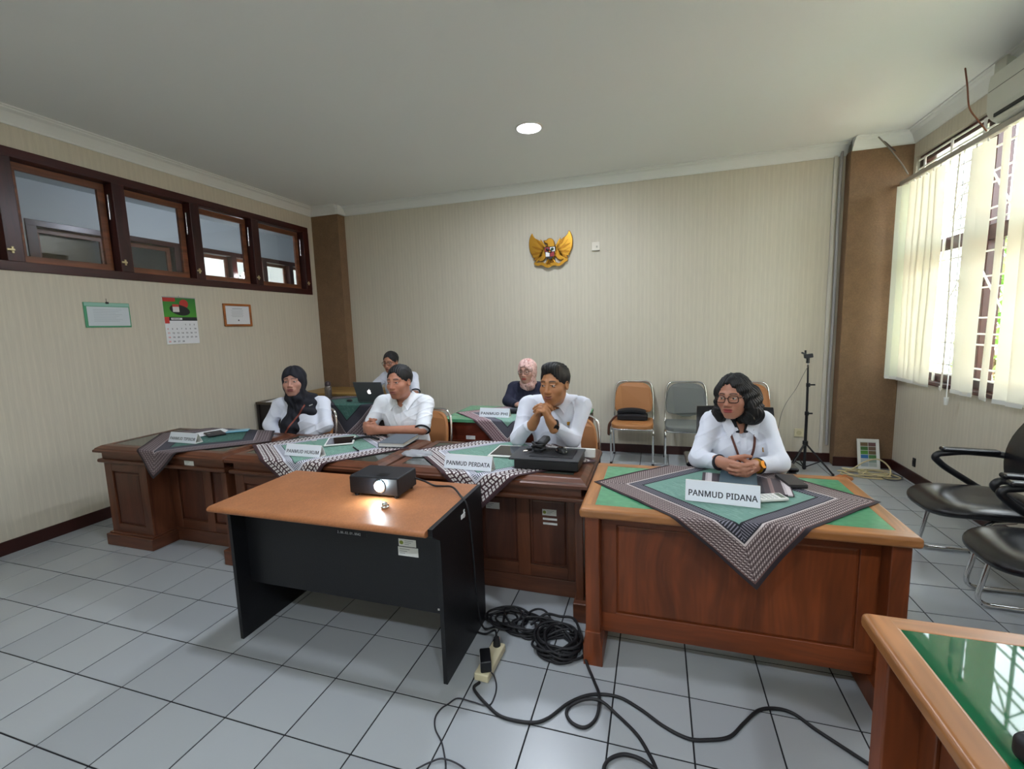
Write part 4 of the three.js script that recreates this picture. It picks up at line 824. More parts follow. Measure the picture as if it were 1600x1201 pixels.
{
  const pts = []; for (let k = 0; k < 110; k++) { const a = k * 0.62, w = 0.5 + 0.5 * Math.sin(k * 0.37), cx = -0.66 + 0.1 * Math.sin(k * 0.21), cz = -2.1 + 0.02 * Math.cos(k * 0.17); pts.push([cx + Math.cos(a) * (0.075 + 0.045 * w), 0.008 + 0.035 * (0.5 + 0.5 * Math.sin(k * 0.53)), cz + Math.sin(a) * (0.055 + 0.04 * (1 - w))]); }
  tag(obj('tangled_cable', tube(pts, 0.0055, 900, 7), M.rubber), 'loose tangle of black cable on the tiles behind the power strip', 'cable');
  const q = []; for (let k = 0; k < 150; k++) { const a = k * 0.5, r = 0.088 + 0.022 * Math.sin(k * 0.83) + (k > 130 ? 0.02 : 0); q.push([-0.433 + Math.cos(a) * r, 0.008 + 0.05 * (0.5 + 0.5 * Math.sin(k * 0.31)) , -1.985 + Math.sin(a) * r]); }
  tag(obj('coiled_cable', tube(q, 0.0062, 1200, 7), M.rubber), 'tight round coil of black cable beside the foot of the honey desk', 'cable');
  const c = []; for (let k = 0; k < 70; k++) { const a = k * 0.71; c.push([1.99 + 0.12 * Math.sin(k * 0.29) + Math.cos(a) * (0.1 + 0.05 * Math.sin(k * 0.47)), 0.008 + 0.03 * (0.5 + 0.5 * Math.sin(k * 0.61)), -5.14 + 0.05 * Math.cos(k * 0.23) + Math.sin(a) * (0.07 + 0.03 * Math.cos(k * 0.53))]); }
  tag(obj('cream_cable', tube(c, 0.006, 560, 7), M.creamCable), 'heap of cream network cable on the floor in the right corner', 'cable');
  tag(obj('cream_cable', tube([[1.75, 0.008, -5.22], [1.85, 0.03, -5.2], [1.97, 0.12, -5.2], [2.08, 0.15, -5.19], [2.15, 0.08, -5.14], [2.1, 0.01, -5.05], [1.95, 0.01, -5.02], [1.8, 0.01, -5.08]], 0.007, 120, 8), M.creamCable), 'stiff cream cable arching in front of the small framed chart', 'cable');
  tag(obj('grey_cable', tube(flat([[2.05, -5.1], [2.18, -5.14], [2.22, -5.05], [2.12, -4.98], [2.06, -5.06], [2.2, -5.2], [2.24, -5.1]], 0.012), 0.005, 120, 8), mat('#55575a', 0.6)), 'grey cable loops at the foot of the right wall', 'cable');
  const o = tag(obj('orange_bag', (() => { const g = new THREE.SphereGeometry(0.5, 20, 12), p = g.attributes.position; for (let i = 0; i < p.count; i++) p.setXYZ(i, p.getX(i) * 0.2, Math.max(0, p.getY(i)) * 0.05 * (0.6 + vnoise(p.getX(i) * 8 + 9, p.getZ(i) * 8 + 9, 64, 64)), p.getZ(i) * 0.14); g.computeVertexNormals(); return g; })(), mat('#c07a4a', 0.6)), 'small orange bag lying flat beside the cream cable heap', 'bag'); o.position.set(1.72, 0.001, -4.98); o.rotation.y = 0.7;
}
// ---------- tripod, framed chart, chair bag ----------
{
  const t = thing('light_stand', 'black phone tripod stand by the back wall near the right pillar', 'tripod', [1.43, 0, -5.13]);
  obj('pole', [rod([0, 0.03, 0], [0, 0.62, 0], 0.0135, 12), rod([0, 0.6, 0], [-0.004, 0.9, 0], 0.011, 12), rod([-0.004, 0.88, 0], [-0.01, 1.08, 0], 0.0085, 12)], M.plastic, t);
  for (const a of [0.35, 2.45, 4.5]) obj('leg', [rod([0, 0.3, 0], [0.24 * Math.cos(a), 0.015, 0.24 * Math.sin(a)], 0.0085, 8), new THREE.SphereGeometry(0.013, 10, 8).translate(0.24 * Math.cos(a), 0.013, 0.24 * Math.sin(a))], M.plastic, t);
  for (const a of [0.35, 2.45, 4.5]) obj('brace', rod([0, 0.05, 0], [0.14 * Math.cos(a), 0.134, 0.14 * Math.sin(a)], 0.006, 8), M.plastic, t);
  obj('collar', [cyl(0.024, 0.024, 0.035, 0, 0.285, 0, 14), cyl(0.019, 0.019, 0.03, 0, 0.04, 0, 14)], M.plastic, t);
  for (const [y, s] of [[0.6, 0.045], [0.885, 0.055]]) obj('knob', [cyl(0.018, 0.018, 0.035, 0, y - 0.018, 0, 14), rod([0, y, 0], [s, y + 0.004, 0.02], 0.008, 8)], M.plastic, t);
  obj('stud', rod([-0.01, 1.075, 0], [-0.011, 1.115, 0], 0.006, 10), M.steel, t);
  obj('ball_head', [cyl(0.016, 0.014, 0.035, -0.012, 1.1, 0, 14), new THREE.SphereGeometry(0.016, 14, 10).translate(-0.012, 1.14, 0)], M.plastic, t);
  obj('phone_clamp', [place(new RoundedBoxGeometry(0.075, 0.04, 0.04, 2, 0.006), [-0.01, 1.17, 0], [0, 0, 0.15]), place(new RoundedBoxGeometry(0.055, 0.016, 0.03, 2, 0.004), [-0.045, 1.19, 0], [0, 0, -0.5]), rod([-0.035, 1.17, 0], [-0.037, 1.225, 0], 0.009)], M.plastic, t);
  tag(obj('thin_wire', tube([[1.418, 1.07, -5.12], [1.38, 0.96, -5.15], [1.34, 0.84, -5.18], [1.26, 0.68, -5.2], [1.22, 0.52, -5.22], [1.2, 0.2, -5.26], [1.22, 0.01, -5.3]], 0.003, 90, 6), mat('#7a786f', 0.6)), 'thin grey wire hanging from the tripod head to the floor', 'wire');
  const f = thing('framed_chart', 'small white framed chart of coloured blocks leaning on the right pillar', 'frame', [2.055, 0.002, -5.325], 0);
  const k = new THREE.Group(); // leaning parts share one tilt
  const parts = [obj('frame', [bx(-0.095, 0.095, 0, 0.03, -0.006, 0.006, 0.003), bx(-0.095, 0.095, 0.28, 0.31, -0.006, 0.006, 0.003), bx(-0.095, -0.07, 0.03, 0.28, -0.006, 0.006, 0.003), bx(0.07, 0.095, 0.03, 0.28, -0.006, 0.006, 0.003)], M.whitePlastic, f),
    obj('chart', bx(-0.071, 0.071, 0.028, 0.282, -0.004, 0.002), mat('#ffffff', 0.4, { map: canvasTex(256, 448, (c, a, b) => { c.fillStyle = '#cfd3d0'; c.fillRect(0, 0, a, b); const col = [['#6f5a3c', '#6b4a4a'], ['#3f6b34', '#6a5444'], ['#4f8f3a', '#6b5a3c'], ['#2f6fae', '#4f7f48'], ['#b8c4c8', '#8fa49a'], ['#aeb9bd', '#b2bcb6']]; for (let i = 0; i < 6; i++) for (let j = 0; j < 2; j++) { c.fillStyle = col[i][j]; c.fillRect(10 + j * 122, 16 + i * 72, 114, 64); } }) }), f, { uv: false })];
  { const g = parts[1].geometry, p = g.attributes.position, uv = g.attributes.uv; for (let i = 0; i < p.count; i++) uv.setXY(i, (p.getX(i) + 0.071) / 0.142, (p.getY(i) - 0.028) / 0.254); }
  for (const p of parts) p.rotation.x = -0.25;
  const b = thing('laptop_bag', 'black soft laptop bag resting on the tan chair', 'bag', [-0.25, 0.449, -5.3], 0.0);
  const sh = new THREE.BoxGeometry(0.34, 0.075, 0.19, 12, 4, 8), p = sh.attributes.position; for (let i = 0; i < p.count; i++) { const x = p.getX(i), y = p.getY(i), z = p.getZ(i), e = Math.max(Math.abs(x) / 0.17, Math.abs(z) / 0.095); p.setXYZ(i, x * (1 - 0.05 * Math.abs(z) / 0.095), 0.0375 + y * (1 - 0.45 * e ** 5), z); } sh.computeVertexNormals();
  obj('body', sh, M.nylon, b);
  const u = new THREE.BoxGeometry(0.31, 0.05, 0.13, 12, 4, 8), w = u.attributes.position; for (let i = 0; i < w.count; i++) { const x = w.getX(i), y = w.getY(i), z = w.getZ(i), e = Math.max(Math.abs(x) / 0.155, Math.abs(z) / 0.065); w.setXYZ(i, x - 0.01, 0.095 + y * (1 - 0.5 * e ** 4) + 0.012 * Math.cos(x * 14), z - 0.02); } u.computeVertexNormals();
  obj('flap', u, M.nylon, b);
  obj('zip_badge', bx(0.06, 0.11, 0.092, 0.1, 0.04, 0.0445, 0.001), M.steel, b);
  obj('carry_strap', bent([[-0.16, 0.05, 0.02], [-0.2, 0.03, 0.03], [-0.262, -0.05, 0.05], [-0.268, -0.17, 0.05], [-0.255, -0.18, 0.02], [-0.245, -0.05, 0.0]], 0.011, 0.03, 8), mat('#5d3626', 0.7), b);
}
// ---------- on the walls ----------
{
  const X = XL + 0.001;
  const wallThing = (name, label, cat, y, z) => thing(name, label, cat, [X, y, z], PI / 2);   // local +z looks into the room, +x runs to -z
  const c = wallThing('wall_clipboard', 'green edged hanging sheet, leftmost of the three papers on the left wall', 'notice', 1.64, -2.78);
  obj('board', bx(-0.175, 0.175, 0, 0.21, 0.001, 0.008, 0.002), mat('#4f9a72', 0.6), c);
  obj('sheet', bx(-0.155, 0.165, 0.014, 0.175, 0.008, 0.0095), printed(512, 280, (k, a, b) => { k.fillStyle = '#c9d2d6'; k.fillRect(0, 0, a, b); k.fillStyle = '#aab4ba'; for (let i = 0; i < 8; i++) k.fillRect(70, 40 + i * 24, 350 - (i % 3) * 40, 5); }), c, { uv: false });
  obj('header', bx(-0.17, 0.17, 0.18, 0.207, 0.008, 0.01), mat('#8fbfae', 0.5), c);
  obj('hook', [bx(-0.012, 0.012, 0.2, 0.217, 0.008, 0.014, 0.002), rod([0, 0.217, 0.006], [0, 0.245, 0.004], 0.002)], M.plastic, c);
  const k = wallThing('wall_calendar', 'hanging monthly calendar with a green and red picture on the left wall', 'calendar', 1.47, -3.42);
  const days = printed(512, 720, (x, a, b) => {
    x.fillStyle = '#e3e5e8'; x.fillRect(0, 0, a, b);
    const g = x.createLinearGradient(0, 0, 0, 300); g.addColorStop(0, '#2f7a34'); g.addColorStop(1, '#4c9a2e'); x.fillStyle = g; x.fillRect(0, 0, a, 300);
    x.fillStyle = '#b8342c'; x.fillRect(0, 0, 190, 60); x.beginPath(); x.arc(320, 90, 70, 0, 7); x.fill();
    x.fillStyle = '#1f2320'; x.beginPath(); x.ellipse(250, 190, 160, 80, 0.2, 0, 7); x.fill();
    x.fillStyle = '#d8d3d0'; x.fillRect(140, 130, 100, 90); x.fillStyle = '#c03a34'; x.fillRect(140, 100, 100, 40);
    x.fillStyle = '#1a1c22'; x.fillRect(0, 300, a, 56); x.fillStyle = '#cc3b34'; x.fillRect(0, 300, 70, 100); x.fillStyle = '#e9e9e9'; x.fillRect(100, 312, 170, 30); x.fillStyle = '#30343a'; x.font = 'bold 26px sans-serif'; x.fillText('FEBRUARI', 112, 337);
    x.font = 'bold 34px sans-serif'; let d = 1;
    for (let r = 0; r < 5; r++) for (let q = 0; q < 7; q++) { if (r === 0 && q < 4) continue; if (d > 28) break; x.fillStyle = q === 0 ? '#cc3b34' : '#2a2e36'; x.fillText(String(d++), 22 + q * 70, 430 + r * 66); }
  });
  obj('backing', bx(-0.168, 0.168, 0, 0.46, 0.001, 0.005, 0.001), M.whitePlastic, k);
  obj('page', bx(-0.165, 0.165, 0.004, 0.452, 0.005, 0.0065), days, k, { uv: false });
  obj('hanger', [bx(-0.168, 0.168, 0.452, 0.462, 0.003, 0.009, 0.001), rod([0, 0.46, 0.005], [0, 0.475, 0.003], 0.003)], M.steel, k);
  const f = wallThing('certificate_frame', 'small certificate in an orange wood frame, rightmost on the left wall', 'frame', 1.64, -4.075);
  obj('frame', [bx(-0.18, 0.18, 0, 0.024, 0.001, 0.018, 0.004), bx(-0.18, 0.18, 0.226, 0.25, 0.001, 0.018, 0.004), bx(-0.18, -0.156, 0.02, 0.23, 0.001, 0.018, 0.004), bx(0.156, 0.18, 0.02, 0.23, 0.001, 0.018, 0.004)], wood('#c9772f', 0.35), f);
  obj('certificate', bx(-0.157, 0.157, 0.022, 0.228, 0.004, 0.008), printed(512, 336, (x, a, b) => { x.fillStyle = '#dcdfe2'; x.fillRect(0, 0, a, b); x.fillStyle = '#8d9298'; x.fillRect(150, 50, 210, 9); for (let i = 0; i < 6; i++) x.fillRect(120 + 14 * (i % 2), 85 + i * 22, 260 - 28 * (i % 2), 4); x.fillStyle = '#3c3f44'; x.beginPath(); x.arc(266, 262, 15, 0, 7); x.fill(); }), f, { uv: false });

  // golden eagle emblem on the back wall
  const e = thing('eagle_emblem', 'golden eagle national emblem with a red and white shield on the back wall', 'emblem', [-1.21, 2.42, ZB + 0.005]);
  const G = M.gold, D = M.goldDeep;
  obj('body', [lathe([[0, -0.1], [0.045, -0.085], [0.075, -0.02], [0.07, 0.045], [0.035, 0.09], [0, 0.1]], 20).scale(1, 1, 0.45).translate(0, 0, 0.03)], G, e);
  { const h = new THREE.Shape(); h.moveTo(-0.03, 0.06); h.quadraticCurveTo(-0.032, 0.1, -0.042, 0.112); h.quadraticCurveTo(-0.07, 0.118, -0.082, 0.142); h.quadraticCurveTo(-0.06, 0.137, -0.05, 0.142); h.quadraticCurveTo(-0.035, 0.168, 0.0, 0.16); h.quadraticCurveTo(0.03, 0.145, 0.035, 0.1); h.lineTo(0.04, 0.06); h.closePath(); obj('head', extrude(h, 0.03, 0.008).translate(0.01, -0.02, 0.02), G, e); }
  for (const s of [-1, 1]) {
    const w = new THREE.Shape();                         // raised wing curving up to a point, flight feathers behind
    w.moveTo(0.055, 0.06); w.quadraticCurveTo(0.1, 0.12, 0.18, 0.16); w.quadraticCurveTo(0.215, 0.18, 0.225, 0.225); w.quadraticCurveTo(0.275, 0.15, 0.255, 0.05); w.quadraticCurveTo(0.235, -0.05, 0.13, -0.1); w.quadraticCurveTo(0.08, -0.1, 0.06, -0.04); w.closePath();
    const wg = extrude(w, 0.014, 0.006, 12).scale(s, 1, 1); if (s < 0) flip(wg);
    const wing = obj('wing', wg.translate(0, -0.005, 0.012), G, e);
    for (let k = 0; k < 9; k++) {
      const a = 1.12 - k * 0.235, len = (0.165 - Math.abs(k - 2.5) * 0.009) * (k < 1 ? 0.8 : 1), q = new THREE.Shape(); q.moveTo(0, -0.011); q.quadraticCurveTo(len * 0.6, -0.017, len, 0); q.quadraticCurveTo(len * 0.6, 0.017, 0, 0.011); q.closePath();
      const fg = extrude(q, 0.006, 0.002, 6).rotateZ(a).translate(0.072 + 0.005 * k, 0.045 - 0.011 * k, 0.028).scale(s, 1, 1); if (s < 0) flip(fg);
      obj('feather', fg, k % 2 ? D : G, wing);
    }
    obj('leg', [rod([s * 0.03, -0.09, 0.03], [s * 0.055, -0.135, 0.034], 0.011), rod([s * 0.055, -0.135, 0.034], [s * 0.09, -0.15, 0.04], 0.008)], G, e);
  }
  { const t = new THREE.Shape(); t.moveTo(-0.03, -0.07); t.quadraticCurveTo(-0.05, -0.13, -0.055, -0.16); t.lineTo(0.055, -0.16); t.quadraticCurveTo(0.05, -0.13, 0.03, -0.07); t.closePath(); const tail = obj('tail', extrude(t, 0.01, 0.004).translate(0, 0, 0.012), G, e); for (let k = -2; k <= 2; k++) obj('feather', rod([k * 0.008, -0.075, 0.03], [k * 0.022, -0.155, 0.03], 0.008), D, tail); }
  { const r = []; for (let i = 0; i <= 24; i++) { const u = i / 12 - 1; r.push([u * 0.2, -0.165 + 0.05 * u * u + 0.012 * Math.sin(u * 9), 0.05 - 0.02 * u * u]); }
    const rg = []; for (let i = 0; i < 24; i++) { const a = r[i], b = r[i + 1], an = Math.atan2(b[1] - a[1], b[0] - a[0]); rg.push(place(new THREE.BoxGeometry(0.021, 0.034, 0.008), [(a[0] + b[0]) / 2, (a[1] + b[1]) / 2, (a[2] + b[2]) / 2], [0, 0, an])); }
    obj('ribbon', rg, G, e); }
  const sh = new THREE.Shape(); sh.moveTo(-0.065, 0.06); sh.lineTo(0.065, 0.06); sh.quadraticCurveTo(0.066, -0.05, 0, -0.085); sh.quadraticCurveTo(-0.066, -0.05, -0.065, 0.06);
  const shield = obj('shield', extrude(sh, 0.008, 0.004, 12).translate(0, -0.015, 0.062), mat('#1c1a1a', 0.4), e);
  const qd = (x0, x1, y0, y1, m) => obj('shield_field', bx(x0, x1, y0, y1, 0.0735, 0.0765, 0.001), m, shield);
  const red = mat('#9c2226', 0.4), white = mat('#e8e6e2', 0.4);
  qd(-0.06, -0.003, -0.008, 0.04, red); qd(0.003, 0.06, -0.008, 0.04, white); qd(-0.052, -0.003, -0.066, -0.014, white); qd(0.003, 0.052, -0.066, -0.014, red);
  qd(-0.024, 0.024, -0.026, 0.012, mat('#151415', 0.4));
  obj('shield_star', place(new THREE.CylinderGeometry(0.011, 0.011, 0.003, 5), [0, -0.007, 0.078], [PI / 2, 0, 0]), G, shield);
  obj('bull_head', place(new THREE.SphereGeometry(0.016, 12, 8).scale(1, 1.1, 0.3), [-0.031, 0.016, 0.077]), mat('#151415', 0.4), shield);
  obj('banyan_tree', place(new THREE.SphereGeometry(0.017, 12, 8).scale(1.1, 1, 0.3), [0.031, 0.018, 0.077]), mat('#1f3d22', 0.5), shield);

  const b = thing('wall_bracket', 'small pale empty bracket on the back wall right of the emblem', 'bracket', [-0.68, 2.44, ZB + 0.002]);
  obj('plate', bx(-0.045, 0.045, -0.05, 0.05, 0, 0.006, 0.002), mat('#ddd6c8', 0.6), b); obj('ledge', bx(-0.045, 0.045, -0.05, -0.043, 0, 0.025, 0.002), mat('#c9c5b8', 0.6), b); obj('stub', bx(0.005, 0.02, -0.015, 0.005, 0.004, 0.016, 0.002), mat('#b9b5a8', 0.6), b);
  const o = thing('wall_socket', 'cream wall socket low on the back wall beside the tripod', 'socket', [1.48, 0.31, ZB + 0.001]); obj('plate', bx(-0.045, 0.045, -0.045, 0.045, 0, 0.012, 0.004), M.cream, o); obj('face', cyl(0.024, 0.024, 0.004, 0, 0, 0, 20).rotateX(PI / 2).translate(0, 0, 0.011), mat('#c2b892', 0.5), o);
  const s = thing('dark_switch', 'small dark switch just above the skirting of the right wall', 'switch', [XR - 0.001, 0.19, -5.0], -PI / 2); obj('plate', bx(-0.019, 0.019, -0.04, 0.04, 0, 0.012, 0.003), M.plastic, s); obj('button', bx(-0.012, 0.012, -0.018, 0.018, 0.011, 0.016, 0.002), M.softPlastic, s);
  tag(obj('cable_duct', [bx(1.672, 1.702, 0.1, CH - 0.1, ZB, ZB + 0.018, 0.002), rod([1.72, 0.7, ZB + 0.012], [1.72, CH - 0.11, ZB + 0.012], 0.007)].slice(0, 1), mat('#c9c5ba', 0.6)), 'pale vertical cable duct beside the right brown pillar', 'duct');
  tag(obj('pipe_cable', tube([[1.735, 3.15, ZB + 0.02], [1.73, 2.6, ZB + 0.018], [1.735, 1.6, ZB + 0.018], [1.73, 0.9, ZB + 0.02], [1.74, 0.2, ZB + 0.02]], 0.014, 60, 8), mat('#a9a6a3', 0.6)), 'grey cable running down the corner by the right brown pillar', 'cable');
}
// ceiling downlight
{
  const t = thing('ceiling_downlight', 'round glowing ceiling downlight', 'lamp', [-1.05, CH, -4.02]);
  obj('rim', lathe([[0.118, 0], [0.118, -0.006], [0.108, -0.012], [0.1, -0.008], [0.1, 0]], 40), M.whitePlastic, t);
  obj('diffuser', cyl(0.101, 0.101, 0.004, 0, -0.009, 0, 40), mat('#ffffff', 0.4, { emissive: '#f4f6ff', emissiveIntensity: 6 }), t);
  const r = new THREE.RectAreaLight(0xe9f1ff, LAMP * 25, 0.18, 0.18); r.position.set(0, -0.014, 0); r.rotation.x = -PI / 2; t.add(r);
  for (const [x, z, l] of [[-1.42, -1.7, 'second round ceiling downlight, above the projector table and out of the frame'], [-0.7, 0.9, 'third round ceiling downlight, left of and behind the camera'], [1.1, 0.9, 'fourth round ceiling downlight, right of and behind the camera']]) {
    const c = t.clone(); c.name = numbered('ceiling_downlight'); c.position.set(x, CH, z); c.userData = { label: l, category: 'lamp' }; scene.add(c);
    c.children.find((k) => k.isLight).intensity = (z < 0 ? LAMP_OVER_TABLE : x > 0 ? 1.15 * LAMPS_BEHIND : LAMPS_BEHIND) * 25;
  }
}
// air conditioner over the window, with duct and wire
{
  const t = thing('air_conditioner', 'white wall air conditioner over the window in the upper right corner', 'air conditioner', [XR, 2.7, -4.05], -PI / 2);   // local x runs to +z in the room, z into the room
  const s = new THREE.Shape(); s.moveTo(0, 0); s.lineTo(0.1, -0.01); s.quadraticCurveTo(0.19, 0.0, 0.215, 0.07); s.quadraticCurveTo(0.225, 0.2, 0.21, 0.285); s.quadraticCurveTo(0.205, 0.3, 0.18, 0.3); s.lineTo(0, 0.3); s.closePath();
  const L2 = 0.85, g = extrude(s, L2, 0.004, 10); g.rotateY(-PI / 2).translate(L2, 0, 0);
  obj('housing', g, mat('#cfd0c4', 0.45), t);
  obj('front_seam', [bx(0.01, L2 - 0.01, 0.19, 0.194, 0.2, 0.2255, 0.001)], mat('#77786f', 0.5), t);
  obj('outlet', bx(0.05, L2 - 0.05, 0.02, 0.05, 0.12, 0.206, 0.002), mat('#2c2d2a', 0.6), t);
  obj('louver', place(bx(-(L2 / 2) + 0.06, L2 / 2 - 0.06, -0.003, 0.003, -0.03, 0.03, 0.002), [L2 / 2, 0.02, 0.19], [0.5, 0, 0]), mat('#c4c5b9', 0.45), t);
  t.scale.z = 0.82; t.position.set(XR - 0.002, 2.79, -4.08);
  tag(obj('pipe_cover', bx(XR - 0.1, XR, 2.95, CH - 0.0, -4.2, -4.08, 0.006), mat('#c6c6ba', 0.5)), 'pale pipe cover between the ceiling and the air conditioner', 'duct');
  tag(obj('brown_wire', tube([[2.02, CH - 0.01, -4.2], [2.05, 3.1, -4.22], [2.1, 2.98, -4.28], [2.16, 2.9, -4.3], [2.2, 2.8, -4.26]], 0.005, 50, 6), mat('#7a4a34', 0.6)), 'brown wire hanging beside the air conditioner', 'wire');
  tag(obj('hanging_wire', tube([[1.96, CH - 0.02, -5.36], [2.02, 3.08, -5.3], [2.1, 2.9, -5.22], [2.14, 2.79, -5.18]], 0.006, 40, 6), mat('#8f8a80', 0.6)), 'pale wire slanting from the ceiling to the blind rail', 'wire');
  tag(obj('hanging_wire', tube([[1.96, CH - 0.02, -5.37], [2.03, 3.15, -5.39], [2.12, 3.06, -5.4]], 0.005, 30, 6), mat('#4a3f38', 0.6)), 'dark wire end drooping beside the pale slanting wire', 'wire');
}
// vertical blind: rail, carriers, fabric slats (some missing), bottom chains
{
  const t = thing('vertical_blind', 'cream vertical blind with missing slats at the right window', 'blind', [2.19, 0, 0]);
  obj('rail', bx(-0.022, 0.022, 2.735, 2.775, -5.39, -2.2, 0.004), mat('#b9b4a8', 0.4, { metalness: 0.3 }), t);
  for (let k = 0; k < 5; k++) obj('bracket', bx(-0.012, 0.088, 2.776, 2.784, -5.2 + k * 0.68, -5.16 + k * 0.68, 0.002), M.steel, t);
  const fab = mat('#f4f2e6', 0.9, { transmission: 0.5, thickness: 0, bumpMap: weaveBump, bumpScale: 0.0002, metres: 14, side: THREE.DoubleSide });
  const fabW = mat('#f2f4e6', 0.9, { transmission: 0.6, thickness: 0, metres: 14, side: THREE.DoubleSide });
  for (const [z, a, k] of [[-5.33, 1.15, 1], [-5.27, 0.5, 1], [-5.17, 0.15, 0], [-5.07, 0.1, 0], [-4.97, 0.2, 0], [-4.87, 0.08, 0], [-4.77, 0.12, 0], [-4.53, -0.36, 0], [-4.33, 0.1, 0], [-4.21, 0.15, 0], [-4.02, -0.2, 0], [-3.84, 0.3, 0], [-3.72, 0.2, 0], [-2.6, 0.3, 0], [-2.48, 0.3, 0], [-2.34, 0.3, 0]]) {
    const g = new THREE.BoxGeometry(0.0016, 1.79, 0.118, 1, 20, 8), p = g.attributes.position;
    for (let i = 0; i < p.count; i++) { const y = p.getY(i), zz = p.getZ(i); p.setX(i, p.getX(i) + 0.9 * zz * zz + 0.006 * Math.sin(y * 3 + z * 9)); }
    g.computeVertexNormals(); g.translate(0, 1.83, 0);
    const m = obj('slat', g, k ? fabW : fab, t); m.position.set(0, 0, z); m.rotation.y = a;
    obj('slat_weight', place(bx(-0.002, 0.002, 0.925, 0.955, -0.055, 0.055, 0.001), [0, 0, 0]), M.whitePlastic, m);
    obj('carrier', cyl(0.005, 0.005, 0.03, 0, 2.715, 0, 8), M.whitePlastic, m);
  }
  obj('cord', tube([[0.0, 2.74, -4.47], [0.012, 2.0, -4.46], [0.01, 1.3, -4.45], [0.004, 0.86, -4.44]], 0.004, 60, 6), M.whitePlastic, t);
  obj('cord_weight', cyl(0.012, 0.016, 0.06, 0.004, 0.82, -4.44, 12), M.whitePlastic, t);
}

// ---------- people: distance fields meshed with surface nets ----------
class Field {
  constructor() { this.ops = []; }
  cap(a, b, ra, rb, k = 0.015, s = 1) { const h = Math.hypot(b[0] - a[0], b[1] - a[1], b[2] - a[2]) / 2; this.ops.push({ t: 0, a, d: [b[0] - a[0], b[1] - a[1], b[2] - a[2]], l2: 4 * h * h || 1e-9, ra, rb, k, s, c: [(a[0] + b[0]) / 2, (a[1] + b[1]) / 2, (a[2] + b[2]) / 2], R: h + Math.max(ra, rb) }); return this; }
  ell(c, r, k = 0.015, s = 1, m = null) { this.ops.push({ t: 1, c, r, k, s, m, R: Math.max(...r) }); return this; }
  clip(p, n, k = 0.004) { this.ops.push({ t: 2, c: p, n, k, R: 1e9 }); return this; }
  warp(fn) { this.wf = fn; return this; }
  at(x, y, z) {
    let D = 1e3;
    for (const o of this.ops) {
      const cx = x - o.c[0], cy = y - o.c[1], cz = z - o.c[2];
      if (o.t === 2) { const d = cx * o.n[0] + cy * o.n[1] + cz * o.n[2], h = Math.max(o.k - Math.abs(D - d), 0) / o.k; D = Math.max(D, d) + h * h * o.k * 0.25; continue; }
      const lb = Math.sqrt(cx * cx + cy * cy + cz * cz) - o.R;
      if (o.s > 0 ? lb > D + o.k : lb > o.k - D) continue;
      let d;
      if (o.t === 0) { const px = x - o.a[0], py = y - o.a[1], pz = z - o.a[2]; let q = (px * o.d[0] + py * o.d[1] + pz * o.d[2]) / o.l2; q = q < 0 ? 0 : q > 1 ? 1 : q; d = Math.hypot(px - q * o.d[0], py - q * o.d[1], pz - q * o.d[2]) - (o.ra + (o.rb - o.ra) * q); }
      else {
        let ex = cx, ey = cy, ez = cz; const m = o.m;
        if (m) { ex = m[0] * cx + m[1] * cy + m[2] * cz; ey = m[3] * cx + m[4] * cy + m[5] * cz; ez = m[6] * cx + m[7] * cy + m[8] * cz; }
        const r = o.r, a = ex / r[0], b = ey / r[1], c = ez / r[2], k0 = Math.sqrt(a * a + b * b + c * c), k1 = Math.sqrt((a / r[0]) ** 2 + (b / r[1]) ** 2 + (c / r[2]) ** 2);
        d = k1 > 1e-9 ? k0 * (k0 - 1) / k1 : -Math.min(...r);
      }
      if (o.s > 0) { const h = Math.max(o.k - Math.abs(D - d), 0) / o.k; D = Math.min(D, d) - h * h * o.k * 0.25; }
      else { const h = Math.max(o.k - Math.abs(D + d), 0) / o.k; D = Math.max(D, -d) + h * h * o.k * 0.25; }
    }
    return this.wf ? D + this.wf(x, y, z, D) : D;
  }
}
